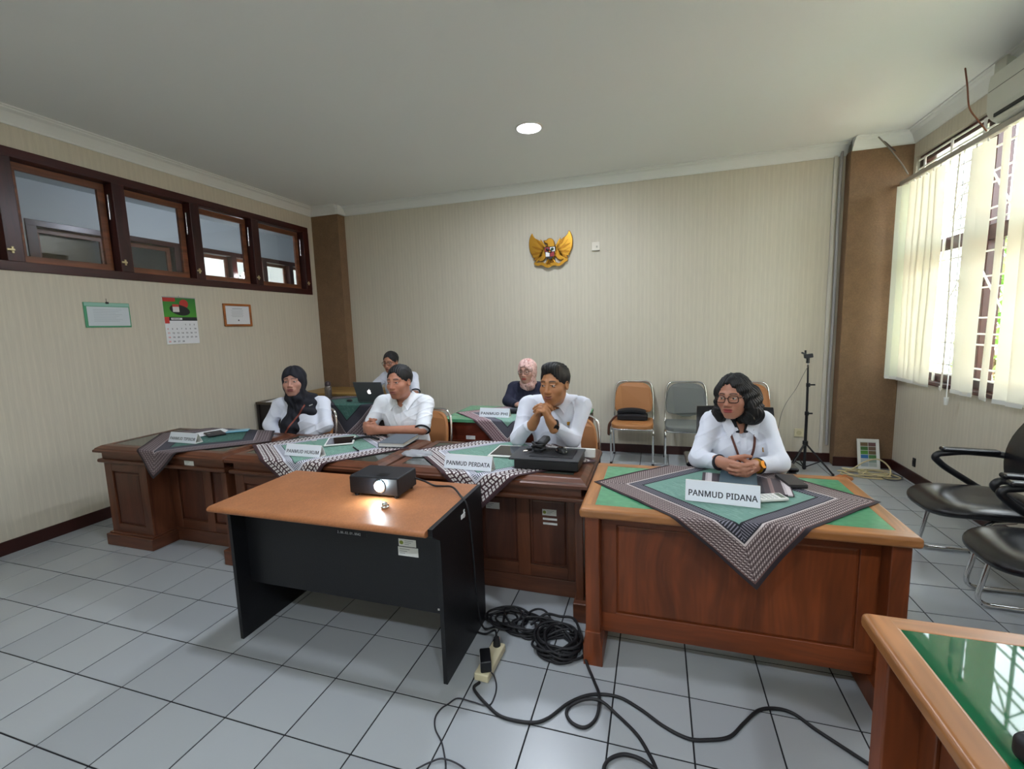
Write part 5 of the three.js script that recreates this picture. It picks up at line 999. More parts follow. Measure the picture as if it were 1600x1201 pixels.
function isoMesh(F, lo, hi, cell, color) {
  const n = [0, 1, 2].map((k) => Math.ceil((hi[k] - lo[k]) / cell) + 1), [nx, ny, nz] = n, B = 6;
  const val = new Float32Array(nx * ny * nz).fill(1), id = (i, j, k) => i + nx * (j + ny * k);
  for (let bk = 0; bk < nz; bk += B) for (let bj = 0; bj < ny; bj += B) for (let bi = 0; bi < nx; bi += B) {
    const d = F.at(lo[0] + (bi + B / 2) * cell, lo[1] + (bj + B / 2) * cell, lo[2] + (bk + B / 2) * cell), far = Math.abs(d) > B * cell * 0.95 + 0.012;
    for (let k = bk; k < Math.min(bk + B, nz); k++) for (let j = bj; j < Math.min(bj + B, ny); j++) for (let i = bi; i < Math.min(bi + B, nx); i++) val[id(i, j, k)] = far ? d : F.at(lo[0] + i * cell, lo[1] + j * cell, lo[2] + k * cell);
  }
  const vid = new Int32Array(nx * ny * nz).fill(-1), pos = [], idx = [];
  for (let k = 0; k + 1 < nz; k++) for (let j = 0; j + 1 < ny; j++) for (let i = 0; i + 1 < nx; i++) {
    let neg = 0, sx = 0, sy = 0, sz = 0, c = 0;
    const v = []; for (let q = 0; q < 8; q++) { v[q] = val[id(i + (q & 1), j + (q >> 1 & 1), k + (q >> 2))]; if (v[q] < 0) neg++; }
    if (neg === 0 || neg === 8) continue;
    for (let q = 0; q < 8; q++) for (const b of [1, 2, 4]) if (!(q & b)) { const a0 = v[q], a1 = v[q | b]; if ((a0 < 0) !== (a1 < 0)) { const t = a0 / (a0 - a1); sx += (q & 1) + (b === 1 ? t : 0); sy += (q >> 1 & 1) + (b === 2 ? t : 0); sz += (q >> 2) + (b === 4 ? t : 0); c++; } }
    vid[id(i, j, k)] = pos.length / 3; pos.push(lo[0] + (i + sx / c) * cell, lo[1] + (j + sy / c) * cell, lo[2] + (k + sz / c) * cell);
  }
  const quad = (a, b, c, d, f) => { if (a < 0 || b < 0 || c < 0 || d < 0) return; f ? idx.push(a, c, b, a, d, c) : idx.push(a, b, c, a, c, d); };
  for (let k = 1; k + 1 < nz; k++) for (let j = 1; j + 1 < ny; j++) for (let i = 1; i + 1 < nx; i++) {
    const s = val[id(i, j, k)] < 0;
    if (s !== val[id(i + 1, j, k)] < 0) quad(vid[id(i, j, k)], vid[id(i, j - 1, k)], vid[id(i, j - 1, k - 1)], vid[id(i, j, k - 1)], !s);
    if (s !== val[id(i, j + 1, k)] < 0) quad(vid[id(i, j, k)], vid[id(i, j, k - 1)], vid[id(i - 1, j, k - 1)], vid[id(i - 1, j, k)], !s);
    if (s !== val[id(i, j, k + 1)] < 0) quad(vid[id(i, j, k)], vid[id(i - 1, j, k)], vid[id(i - 1, j - 1, k)], vid[id(i, j - 1, k)], !s);
  }
  const N = pos.length / 3, nor = new Float32Array(N * 3), e = cell * 0.5;
  for (let i = 0; i < N; i++) {
    const x = pos[3 * i], y = pos[3 * i + 1], z = pos[3 * i + 2];
    let a = F.at(x + e, y, z) - F.at(x - e, y, z), b = F.at(x, y + e, z) - F.at(x, y - e, z), c = F.at(x, y, z + e) - F.at(x, y, z - e); const l = Math.hypot(a, b, c) || 1;
    nor[3 * i] = a / l; nor[3 * i + 1] = b / l; nor[3 * i + 2] = c / l;
  }
  const g = new THREE.BufferGeometry();
  g.setAttribute('position', new THREE.Float32BufferAttribute(pos, 3)); g.setAttribute('normal', new THREE.BufferAttribute(nor, 3));
  if (color) { const col = new Float32Array(N * 3); for (let i = 0; i < N; i++) { const c = color(pos[3 * i], pos[3 * i + 1], pos[3 * i + 2]); col.set(c, 3 * i); } g.setAttribute('color', new THREE.BufferAttribute(col, 3)); }
  g.setIndex(idx);
  return g;
}
const add = (a, b, s = 1) => [a[0] + s * b[0], a[1] + s * b[1], a[2] + s * b[2]], mix = (a, b, t) => [0, 1, 2].map((k) => a[k] + (b[k] - a[k]) * t);
const dot = (a, b) => a[0] * b[0] + a[1] * b[1] + a[2] * b[2], cross = (a, b) => [a[1] * b[2] - a[2] * b[1], a[2] * b[0] - a[0] * b[2], a[0] * b[1] - a[1] * b[0]];
const len = (a) => Math.hypot(...a), nrm = (a) => { const l = len(a); return a.map((v) => v / l); };
function bounds(F, pad) { const lo = [9, 9, 9], hi = [-9, -9, -9]; for (const o of F.ops) if (o.t < 2 && o.s > 0) for (let k = 0; k < 3; k++) { const r = o.t === 0 ? Math.abs(o.d[k]) / 2 + Math.max(o.ra, o.rb) : o.R; lo[k] = Math.min(lo[k], o.c[k] - r - pad); hi[k] = Math.max(hi[k], o.c[k] + r + pad); } return [lo, hi]; }
const whole = (F, cell, color, pad = 0.02) => isoMesh(F, ...bounds(F, pad), cell, color);
// one hand: wrist w, finger direction d, thumb side t, palm normal n, curls in radians
function hand(F, w, d, t, n, s, curl, thumb = 0.5) {
  const P = (a, b, c) => [0, 1, 2].map((k) => w[k] + s * (a * d[k] + b * t[k] + c * n[k]));
  F.cap(add(w, d, -0.05 * s), P(0.015, 0, 0), 0.025 * s, 0.024 * s, 0.02);
  const roots = [[0.088, 0.030], [0.092, 0.010], [0.088, -0.010], [0.078, -0.029]], L0 = [0.072, 0.08, 0.074, 0.058];
  roots.forEach(([a, b], i) => {
    F.cap(P(0.012, b * 0.55, 0), P(a, b, 0), 0.0165 * s, 0.0125 * s, 0.014);
    let p = P(a, b, 0), ang = 0; const fan = 0.05 * (1.5 - i);
    [0.45, 0.31, 0.24].forEach((f, q) => {
      ang += curl[q] * (1 + 0.06 * (i - 1.5));
      const dir = nrm([0, 1, 2].map((k) => Math.cos(ang) * d[k] + Math.sin(ang) * n[k] + fan * t[k])), e = add(p, dir, L0[i] * f * s);
      F.cap(p, e, (0.0098 - 0.001 * q - (i === 3 ? 0.001 : 0)) * s, (0.0092 - 0.0011 * q - (i === 3 ? 0.001 : 0)) * s, 0.0035); p = e;
    });
  });
  let p = P(0.022, 0.022, 0.006);
  [[0.046, 0.014, 0.0115], [0.034, 0.0108, 0.0098], [0.027, 0.0096, 0.0078]].forEach(([l, ra, rb], q) => { const dir = nrm([0, 1, 2].map((k) => (0.62 + 0.14 * q) * d[k] + (0.62 - 0.3 * q) * t[k] + (thumb + 0.12 * q) * n[k])), e = add(p, dir, l * s); F.cap(p, e, ra * s, rb * s, q ? 0.004 : 0.012); p = e; });
}
const ortho = (t, d) => nrm(add(t, d, -dot(t, d)));
// two hands with interlaced fingers: K is the middle of the knuckles; returns the wrists
function clasp(F, K, dR, dL, up, s, curl) {
  dR = nrm(dR); dL = nrm(dL); const tR = ortho(up, dR), tL = ortho(up, dL), nR = cross(tR, dR), nL = cross(dL, tL);
  const kR = add(add(K, nR, -0.016), tR, 0.005), kL = add(add(K, nL, -0.016), tL, -0.005);
  const wR = add(kR, dR, -0.09 * s), wL = add(kL, dL, -0.09 * s);
  hand(F, wR, dR, tR, nR, s, curl, 0.75); hand(F, wL, dL, tL, nL, s, curl, 0.75);
  return [wR, wL];
}
function ribbon(F, pts, dir, w, off, mat, name, parent, seg = 24, thick = 0.0016) {   // lays a band on a field's surface, marching along dir
  const c = new THREE.CatmullRomCurve3(pts.map((p) => V(...p))), pos = [], idx = [];
  for (let i = 0; i <= seg; i++) {
    const q = c.getPoint(i / seg), tg = c.getTangent(i / seg).toArray(), sd = nrm(cross(tg, dir));
    for (const sg of [-1, 1]) { let p = add(q.toArray(), sd, sg * w / 2); for (let k = 0; k < 60; k++) { const d = F.at(...p) - off; if (Math.abs(d) < 0.0004) break; p = add(p, dir, d * 0.8); } pos.push(...p, ...add(p, dir, -thick)); }
  }
  for (let i = 0; i < seg; i++) { const a = 4 * i, b = a + 4; for (const [p, q] of [[0, 2], [2, 3], [3, 1], [1, 0]]) idx.push(a + p, b + p, a + q, a + q, b + p, b + q); }
  idx.push(0, 2, 1, 1, 2, 3); const e = 4 * seg; idx.push(e, e + 1, e + 2, e + 1, e + 3, e + 2);
  const g = new THREE.BufferGeometry(); g.setAttribute('position', new THREE.Float32BufferAttribute(pos, 3)); g.setIndex(idx);
  const h = g.toNonIndexed(); h.computeVertexNormals();
  return obj(name, h, mat, parent);
}
function ring(c, axis, r, tr, n = 28) { const g = new THREE.TorusGeometry(r, tr, 8, n); g.applyQuaternion(new THREE.Quaternion().setFromUnitVectors(V(0, 0, 1), V(...nrm(axis)))); return g.translate(...c); }

function person(o) {
  const base = [o.hip[0], 0, o.hip[1]], rel = (p) => [p[0] - base[0], p[1], p[2] - base[2]];
  const t = thing('person', o.label, 'person', base, 0);
  const hc = rel(o.head), s = o.s || 1, R = new THREE.Matrix4().makeRotationFromEuler(new THREE.Euler(-(o.look[1] || 0), o.look[0], o.look[2] || 0, 'YXZ')).elements;
  const hx = [R[0], R[1], R[2]], hy = [R[4], R[5], R[6]], hz = [R[8], R[9], R[10]], inv = [...hx, ...hy, ...hz];
  const h = (x, y, z) => [0, 1, 2].map((k) => hc[k] + s * (x * hx[k] + y * hy[k] + z * hz[k]));
  const loc = (x, y, z) => { const d = [x - hc[0], y - hc[1], z - hc[2]]; return [dot(d, hx) / s, dot(d, hy) / s, dot(d, hz) / s]; };
  const hell = (F, c, r, k, sg = 1) => F.ell(h(...c), r.map((v) => v * s), k * s, sg, inv);
  const hcap = (F, a, b, ra, rb, k, sg = 1) => F.cap(h(...a), h(...b), ra * s, rb * s, k * s, sg);
  const sR = rel(o.sh[0]), sL = rel(o.sh[1]), eR = rel(o.el[0]), eL = rel(o.el[1]), mid = mix(sR, sL, 0.5);
  const side = nrm([sL[0] - sR[0], 0, sL[2] - sR[2]]), fwd = [-side[2], 0, side[0]], F3 = (a, b, c, p = mid) => [p[0] + a * side[0] + c * fwd[0], p[1] + b, p[2] + a * side[2] + c * fwd[2]];
  fwd[0] = side[2] * -1; const neck = F3(0, 0.045, -0.005), hip = [0, 0.56, 0], W = len([sL[0] - sR[0], 0, sL[2] - sR[2]]) / 2;
  // ----- head, as a field of its own
  const H = new Field();
  hell(H, [0, 0.033, -0.016], [0.074, 0.084, 0.093], 0.02);
  hell(H, [0, -0.026, 0.022], [0.063, 0.084, 0.068], 0.03);
  hell(H, [0, -0.07, 0.034], [0.05 * (o.jaw || 1), 0.042, 0.046], 0.025);
  hcap(H, [-0.016, -0.1, 0.062], [0.016, -0.1, 0.062], 0.013, 0.013, 0.02);
  for (const k of [-1, 1]) {
    hell(H, [k * 0.042, -0.028, 0.05], [0.026, 0.024, 0.026], 0.02);
    hcap(H, [k * 0.014, 0.025, 0.078], [k * 0.044, 0.023, 0.066], 0.0105, 0.009, 0.014);
    hell(H, [k * 0.031, 0.004, 0.093], [0.0165, 0.0115, 0.016], 0.01, -1);
    hcap(H, [k * 0.019, 0.0095, 0.0835], [k * 0.043, 0.0085, 0.0775], 0.0042, 0.004, 0.004);          // upper lid
    hcap(H, [k * 0.02, -0.0045, 0.083], [k * 0.042, -0.003, 0.077], 0.0032, 0.003, 0.004);             // lower lid
    hell(H, [k * 0.0125, -0.036, 0.093], [0.0095, 0.0085, 0.011], 0.008);
    hell(H, [k * 0.076, -0.004, -0.008], [0.008, 0.03, 0.018], 0.008);
    hell(H, [k * 0.081, -0.002, -0.003], [0.005, 0.019, 0.011], 0.004, -1);
  }
  hcap(H, [0, 0.016, 0.083], [0, -0.031, 0.104], 0.0075, 0.0115, 0.011);
  hell(H, [0, -0.062, 0.076], [0.03, 0.02, 0.018], 0.018);
  hcap(H, [-0.02, -0.0585, 0.086], [0.02, -0.0585, 0.086], 0.004, 0.004, 0.006); hcap(H, [-0.011, -0.057, 0.092], [0.011, -0.057, 0.092], 0.0048, 0.0048, 0.006);
  hcap(H, [-0.016, -0.07, 0.088], [0.016, -0.07, 0.088], 0.0055, 0.0055, 0.006);
  for (const k of [-1, 1]) hcap(H, [0, -0.0645, 0.0955], [k * 0.025, -0.064 + (o.smile || 0), 0.0905], 0.0022, 0.0022, 0.003, -1);
  H.cap(h(0, -0.06, -0.022), add(neck, fwd, 0.006), 0.052 * s * (o.thin || 1), 0.057 * s * (o.thin || 1), 0.03);
  const skin = L(o.skin), lips = L(o.lips || '#8a4a44'), brow = L('#1d1512'), dark = skin.map((v) => v * 0.72);
  const lerp3 = (a, b, q) => a.map((v, k) => v + (b[k] - v) * q), sm = (a, b, x) => { const q = Math.max(0, Math.min(1, (x - a) / (b - a))); return q * q * (3 - 2 * q); };
  const headColor = (x, y, z) => {
    const [a, b, c] = loc(x, y, z), n = 0.95 + 0.1 * vnoise(a * 120 + 40, b * 120 + c * 60 + 40, 512, 512); let col = skin.map((v) => v * n);
    if (c > 0.05) {
      col = lerp3(col, [Math.min(1, skin[0] * 1.12), skin[1] * 0.86, skin[2] * 0.82], 0.45 * (Math.exp(-((Math.abs(a) - 0.036) ** 2 + (b + 0.03) ** 2) / 0.0003) + Math.exp(-(a * a + (b + 0.033) ** 2) / 0.0002)));
      const lp = (1 - sm(0.018, 0.027, Math.abs(a))) * sm(-0.078, -0.0735, b) * (1 - sm(-0.0565, -0.052, b)) * sm(0.07, 0.08, c); col = lerp3(col, lips, 0.9 * lp);
      const by = 0.0265 + 0.006 * Math.cos((Math.abs(a) - 0.028) * 60) - 0.004, bw = (1 - sm(0.0028, 0.0052, Math.abs(b - by))) * sm(0.009, 0.015, Math.abs(a)) * (1 - sm(0.044, 0.051, Math.abs(a))); col = lerp3(col, brow, 0.85 * bw);
      if (o.stubble) col = lerp3(col, dark, 0.5 * sm(-0.045, -0.06, b) * (1 - lp));
    }
    return col;
  };
  const plain = (x, y, z) => { const n = 0.94 + 0.1 * vnoise(x * 60 + 40, y * 60 + z * 40 + 40, 512, 512); return skin.map((v) => v * n); };
  const bodyG = [isoMesh(H, h(0, 0, 0).map((v) => v - 0.16 * s).map((v, k) => k === 1 ? hc[1] - 0.2 * s : v), h(0, 0, 0).map((v) => v + 0.16 * s), 0.0033, headColor)];
  // ----- trunk and arms of the body (under the clothes) with hands
  const B = new Field();
  B.cap(add(neck, [0, -0.03, 0]), add(neck, [0, 0.02, 0]), 0.056, 0.054, 0.02);
  B.cap(F3(-W * 0.75, -0.005, -0.015), F3(W * 0.75, -0.005, -0.015), 0.045, 0.045, 0.03);
  B.ell(F3(0, -0.14, -0.005), [W * 0.82, 0.17, 0.088], 0.06); B.ell(mix(F3(0, -0.2, 0), hip, 0.6), [W * 0.74, 0.2, 0.09], 0.06);
  B.cap(sR, eR, 0.043, 0.035, 0.03); B.cap(sL, eL, 0.043, 0.035, 0.03);
  bodyG.push(whole(B, 0.014, plain));
  const A = new Field(); let wR, wL;
  if (o.clasp) [wR, wL] = clasp(A, rel(o.clasp.K), o.clasp.dR, o.clasp.dL, o.clasp.up, s * 0.98, o.clasp.curl);
  else { wR = rel(o.wr[0]); wL = rel(o.wr[1]); for (const [w, e, k] of [[wR, eR, 1], [wL, eL, -1]]) { const d = nrm(add(add(w, e, -1), [0, 0.02, 0])), up = ortho(o.palmUp || [0, 1, 0.01], d), n0 = k > 0 ? cross(up, d) : cross(d, up), tt = ortho(add(n0, up, 0.2), d), n = k > 0 ? cross(tt, d) : cross(d, tt); hand(A, w, d, tt, n, s * 0.95, [0.25, 0.4, 0.25]); } }
  A.cap(eR, add(wR, nrm(add(wR, eR, -1)), -0.01), 0.038, 0.025, 0.02); A.cap(eL, add(wL, nrm(add(wL, eL, -1)), -0.01), 0.038, 0.025, 0.02);
  bodyG.push(whole(A, 0.0034, plain));
  obj('body', bodyG, mat('#ffffff', 0.5, { vertexColors: true }), t, { uv: false });
  // eyes
  for (const k of [-1, 1]) {
    const g = new THREE.SphereGeometry(0.0112 * s, 20, 14), p = g.attributes.position, col = [], gz = o.gaze || [0, 0];
    for (let i = 0; i < p.count; i++) { const v = nrm([p.getX(i), p.getY(i), p.getZ(i)]), a = Math.acos(Math.min(1, dot(v, nrm([gz[0], gz[1], 1])))); col.push(...(a < 0.22 ? [0.004, 0.004, 0.004] : a < 0.5 ? [0.035, 0.017, 0.01] : [0.5, 0.46, 0.43])); }
    g.setAttribute('color', new THREE.Float32BufferAttribute(col, 3));
    g.applyMatrix4(new THREE.Matrix4().makeBasis(V(...hx), V(...hy), V(...hz))); g.translate(...h(k * 0.031, 0.003, 0.0735));
    obj('eye', g, mat('#ffffff', 0.12, { vertexColors: true }), t, { uv: false });
  }
  // ----- clothing
  const S = new Field(), sh = o.shirt, q = sh.loose || 1;
  S.cap(F3(-W * 0.8, 0.0, -0.012), F3(W * 0.8, 0.0, -0.012), 0.054, 0.054, 0.04);
  for (const k of [-1, 1]) S.cap(F3(k * 0.05, 0.03, -0.022), F3(k * W * 0.9, 0.008, -0.012), 0.032, 0.046, 0.04);
  S.ell(F3(0, -0.13, -0.005), [W * 0.9 * q, 0.18, 0.108 * q], 0.05);
  if (sh.bust) for (const k of [-1, 1]) S.ell(F3(k * 0.075, -0.145, 0.07), [0.075, 0.07, 0.06], 0.06);
  S.ell(mix(F3(0, -0.2, 0), hip, 0.55), [W * 0.86 * q, 0.22, 0.125 * q], 0.06);
  const ST = new Field(); ST.ops = S.ops.slice();
  const cut = (w, e, k) => mix(e, w, k), full = sh.sleeve === 'long';
  const sleeve = (sp, e, w, kk) => {
    S.cap(sp, full ? e : mix(sp, e, 0.86), 0.054, full ? 0.046 : 0.055, 0.035);
    if (full) S.cap(e, cut(w, e, sh.cuff || 0.86), 0.047, 0.038, 0.03);
  };
  sleeve(sR, eR, wR); sleeve(sL, eL, wL);
  S.warp((x, y, z, d) => { if (d > 0.04) return 0; const a = 1 - Math.abs(Math.sin(y * 21 + x * 13 + 1.9 * Math.sin(x * 14 + z * 12 + o.fold))), b = 1 - Math.abs(Math.sin(x * 25 - y * 17 + z * 9 + 2.2 * Math.sin(y * 15 + o.fold * 2))); return 0.0012 - 0.0042 * a ** 3 - 0.0042 * b ** 3 * (0.5 + 0.5 * Math.sin(y * 9 + x * 7 + o.fold)); });
  // neck opening, sleeve ends
  S.cap(add(neck, [0, -0.012, 0]), add(h(0, -0.06, -0.01), fwd, 0), 0.061 * s, 0.068 * s, 0.008, -1);
  if (sh.collar) S.cap(add(neck, fwd, 0.03), F3(0, -(sh.deep || 0.05) - 0.01, 0.1, neck), 0.052, 0.012, 0.008, -1);
  const sg = whole(S, 0.0062, null, 0.015);
  const shirt = obj('shirt', sg, sh.mat, t);
  const C = [[sR, eR, wR], [sL, eL, wL]];
  if (sh.trim) for (const [a, e, w] of C) { const c = full ? cut(w, e, (sh.cuff || 0.86) + 0.09) : mix(a, e, 0.99), ax = full ? add(w, e, -1) : add(e, a, -1); obj('cuff', ring(c, ax, full ? 0.033 : 0.054, full ? 0.0085 : 0.007), sh.trim, shirt); }
  if (sh.collar) {
    const dp = sh.deep || 0.05, half = (l) => [...l.slice(1).reverse().map(([x, y, z]) => [-x, y, z]), ...l].map((p) => V(...p));
    const topL = new THREE.CatmullRomCurve3(half([[0, 0.048, -0.062], [0.06, 0.042, -0.012], [0.05, 0.02, 0.042], [0.017, -dp + 0.012, 0.084]]));
    const outL = new THREE.CatmullRomCurve3(half([[0, -0.002, -0.088], [0.098, 0.002, -0.02], [0.1, -0.02, 0.05], [0.068, -dp - 0.035, 0.105]]));
    const pos = [], idx = [], nu = 48, nv = 6;
    for (let layer = 0; layer < 2; layer++) for (let i = 0; i <= nu; i++) for (let j = 0; j <= nv; j++) {
      const a = topL.getPoint(i / nu), b = outL.getPoint(i / nu), v = j / nv, c = a.lerp(b, v); c.y += 0.012 * Math.sin(v * PI);
      let p = F3(c.x, c.y, c.z, neck); const out = nrm(add(F3(c.x, 0, c.z * 1.3, [0, 0, 0]), [0, 0.05, 0]));
      for (let k = 0; k < 25; k++) { if (ST.at(...p) > 0.0045) break; p = add(p, out, 0.002); }
      pos.push(...add(p, out, layer ? 0 : 0.003));
    }
    const n1 = (nu + 1) * (nv + 1), qd = (a, b, c, d) => idx.push(a, b, c, b, d, c);
    for (let i = 0; i < nu; i++) for (let j = 0; j < nv; j++) { const a = i * (nv + 1) + j, b = a + nv + 1; qd(a, b, a + 1, b + 1); qd(n1 + a, n1 + a + 1, n1 + b, n1 + b + 1); }
    for (let i = 0; i < nu; i++) for (const j of [0, nv]) { const a = i * (nv + 1) + j, b = a + nv + 1; qd(a, a + n1, b, b + n1); }
    for (let j = 0; j < nv; j++) for (const i of [0, nu]) { const a = i * (nv + 1) + j; qd(a, a + 1, a + n1, a + n1 + 1); }
    const cg = new THREE.BufferGeometry(); cg.setAttribute('position', new THREE.Float32BufferAttribute(pos, 3)); cg.setIndex(idx); cg.computeVertexNormals();
    const cm = sh.collar.clone(); cm.side = THREE.DoubleSide; obj('collar', cg, cm, shirt);
    if (sh.lining) for (const k of [-1, 1]) obj('collar_lining', tube([F3(k * 0.056, 0.036, 0.0, neck), F3(k * 0.05, 0.018, 0.045, neck), F3(k * 0.022, -dp + 0.01, 0.088, neck)], 0.012, 16, 8), M.navy, shirt);
  }
  const back = fwd.map((v) => -v), front = (a, b) => F3(a, b, 0.26);
  if (sh.placket) ribbon(ST, [front(0, -0.06), front(0.002, -0.16), front(0, -0.27), front(0, -0.36)], back, 0.03, 0.003, sh.mat, 'placket', shirt);
  if (sh.pocket) ribbon(ST, [front(0.085, -0.12), front(0.085, -0.15), front(0.085, -0.2)], back, 0.085, 0.0028, sh.mat, 'pocket', shirt, 10);
  if (o.lanyard) { const e = o.lanyard; ribbon(ST, e.pts.map((p) => front(...p)), back, e.w || 0.012, e.off || 0.006, e.mat, 'lanyard', t, 30); }
  if (o.lanyard2) ribbon(ST, o.lanyard2.map((p) => front(...p)), back, 0.012, 0.006, o.lanyard.mat, 'lanyard', t, 30);
  if (o.badge) ribbon(ST, [front(o.badge[0] - 0.012, o.badge[1]), front(o.badge[0] + 0.012, o.badge[1])], back, 0.022, 0.013, M.gold, 'badge', t, 4, 0.003);
  if (o.nametag) ribbon(ST, [front(o.nametag[0] - 0.04, o.nametag[1]), front(o.nametag[0] + 0.04, o.nametag[1])], back, 0.024, 0.006, M.navy, 'name_tag', t, 6, 0.003);
  if (o.pouch) ribbon(ST, [front(o.pouch[0] - 0.028, o.pouch[1]), front(o.pouch[0] + 0.028, o.pouch[1])], back, 0.05, 0.006, M.plastic, 'phone_in_pocket', t, 6, 0.006);
  // trousers or skirt and shoes, mostly hidden by the desks
  const T = new Field(), kz = 0.4;
  T.ell([0, 0.53, 0], [W * 0.9, 0.11, 0.13], 0.05);
  const shoe = [];
  for (const k of [-1, 1]) {
    const a = [k * 0.09, 0.52, 0.02], b = [k * 0.11, 0.5, kz], c = [k * 0.11, 0.1, kz + 0.02]; T.cap(a, b, 0.085, 0.065, 0.05); T.cap(b, c, 0.063, 0.048, 0.04);
    const f = new THREE.SphereGeometry(0.5, 16, 10), p = f.attributes.position; for (let i = 0; i < p.count; i++) p.setXYZ(i, p.getX(i) * 0.095 + c[0], Math.max(0, p.getY(i) * 0.13 + 0.03), p.getZ(i) * 0.26 + c[2] + 0.05); f.computeVertexNormals(); shoe.push(f);
  }
  obj('trousers', whole(T, 0.016), o.bottom || M.trousers, t); shoe.forEach((f) => obj('shoe', f, M.leather, t));
  // hair or headscarf
  if (o.hair === 'short') {
    const G = new Field();
    hell(G, [0, 0.038, -0.018], [0.083, 0.089, 0.1], 0.01); if (o.tuft) hell(G, [0.0, 0.098, 0.035], [0.055, 0.03, 0.045], 0.03);
    hell(G, [0, -0.046, 0.082], [0.071, 0.118, 0.092], 0.012, -1);
    hell(G, [0, -0.12, -0.02], [0.12, 0.085, 0.1], 0.02, -1);
    for (const k of [-1, 1]) { hell(G, [k * 0.09, -0.02, -0.004], [0.02, 0.036, 0.022], 0.008, -1); hell(G, [k * 0.085, -0.05, 0.03], [0.04, 0.05, 0.06], 0.012, -1); }
    G.warp((x, y, z, d) => { if (d > 0.03) return 0; const [a, b, c] = loc(x, y, z); return 0.0016 * Math.sin(a * 420 + 6 * Math.sin(c * 40)) + 0.0022 * Math.sin(a * 130 + c * 60 + 2); });
    obj('hair', isoMesh(G, h(0, 0, 0).map((v) => v - 0.17 * s), h(0, 0, 0).map((v) => v + 0.17 * s), 0.0036), M.hair, t);
  } else if (o.hair === 'bob') {
    const G = new Field();
    hell(G, [0, 0.036, -0.02], [0.086, 0.094, 0.104], 0.02);
    hell(G, [0, -0.05, -0.06], [0.092, 0.115, 0.062], 0.03);
    for (const k of [-1, 1]) { hcap(G, [k * 0.07, 0.03, 0.01], [k * 0.083, -0.1, -0.005], 0.028, 0.032, 0.03); hell(G, [k * 0.083, -0.11, -0.035], [0.042, 0.05, 0.05], 0.03); }
    hell(G, [0.085, -0.085, -0.05], [0.045, 0.06, 0.055], 0.03); hell(G, [0.088, -0.02, -0.06], [0.035, 0.07, 0.06], 0.03);
    hell(G, [-0.008, -0.03, 0.1], [0.064, 0.116, 0.09], 0.012, -1);
    hcap(G, [0, -0.08, 0.03], [0, -0.2, 0.05], 0.056, 0.07, 0.012, -1);
    G.warp((x, y, z, d) => { if (d > 0.03) return 0; const [a, b, c] = loc(x, y, z), an = Math.atan2(a, c); return 0.0035 * Math.sin(an * 16 + 7 * Math.sin(b * 22 + an * 2)) + 0.0018 * Math.sin(an * 47 + b * 60) + (b < -0.06 ? 0.006 * Math.sin(b * 55 + an * 9) : 0); });
    obj('hair', isoMesh(G, h(0, 0, 0).map((v, k) => v - (k === 1 ? 0.24 : 0.2) * s), h(0, 0, 0).map((v) => v + 0.2 * s), 0.004), M.hair, t);
  } else if (o.scarf) {
    const G = new Field(), c = o.scarf;
    hell(G, [0, 0.034, -0.02], [0.092, 0.1, 0.11], 0.02); hell(G, [0, -0.04, -0.016], [0.08, 0.1, 0.085], 0.04); hell(G, [0, -0.128, -0.004], [0.07, 0.045, 0.072], 0.03);
    G.cap(h(0, -0.125, -0.012), add(neck, fwd, 0.005), 0.066 * s, 0.086, 0.03);
    if (c.drape) { for (const [a, b, r0, r1] of c.drape) G.cap(F3(...a), F3(...b), r0, r1, 0.045); G.cap(F3(-W * 0.55, 0.03, -0.01), F3(W * 0.55, 0.03, -0.01), 0.05, 0.05, 0.04); }
    hcap(G, [0, -0.012, 0.098], [0, -0.066, 0.108], 0.067, 0.068, 0.01, -1);
    G.warp((x, y, z, d) => { if (d > 0.04) return 0; const [a, b, cc] = loc(x, y, z), an = Math.atan2(a, cc); return 0.0035 * Math.sin(b * 75 + an * 3) * (0.45 + 0.7 * sm(-0.03, -0.12, b)) + 0.003 * Math.sin(an * 9 + b * 30); });
    obj('headscarf', whole(G, 0.005), c.mat, t, { uv: c.uv });
    if (o.scarfLanyard) ribbon(G, o.scarfLanyard.map((p) => front(...p)), back, 0.011, 0.004, mat('#7a3a2c', 0.7), 'lanyard', t, 30);
    if (c.pin) ribbon(G, [front(c.pin[0] - 0.01, c.pin[1]), front(c.pin[0] + 0.014, c.pin[1] + 0.008)], back, 0.008, 0.004, M.steel, 'pin', t, 4, 0.003);
  }
  if (o.glasses) {
    const gr = [];
    for (const k of [-1, 1]) {
      const pts = []; for (let i = 0; i < 28; i++) { const a = i / 28 * 2 * PI, cx = Math.cos(a), sy = Math.sin(a), e = 0.62; pts.push(h(k * 0.0335 + 0.0255 * Math.sign(cx) * Math.abs(cx) ** e, -0.001 + 0.0185 * Math.sign(sy) * Math.abs(sy) ** e, 0.1 - 0.25 * Math.abs(k * 0.0335 + 0.025 * cx) ** 1.2)); }
      gr.push(tube(pts, 0.0022 * s, 84, 6, true)); gr.push(tube([h(k * 0.059, 0.006, 0.0915), h(k * 0.074, 0.008, 0.05), h(k * 0.08, 0.008, -0.005), h(k * 0.081, -0.012, -0.025)], 0.002 * s, 24, 6));
    }
    gr.push(tube([h(-0.009, 0.003, 0.1), h(0, 0.007, 0.107), h(0.009, 0.003, 0.1)], 0.002 * s, 10, 6));
    const gl = obj('glasses', gr, o.glasses, t);
    for (const k of [-1, 1]) { const l = new THREE.SphereGeometry(0.05 * s, 20, 8, 0, 2 * PI, 0, 0.52); l.rotateX(PI / 2).scale(0.98, 0.73, 0.5).translate(0, 0, -0.024 * s); l.applyMatrix4(new THREE.Matrix4().makeBasis(V(...hx), V(...hy), V(...hz))); l.translate(...h(k * 0.0335, -0.001, 0.0955)); obj('lens', l, M.glass, gl); }
  }
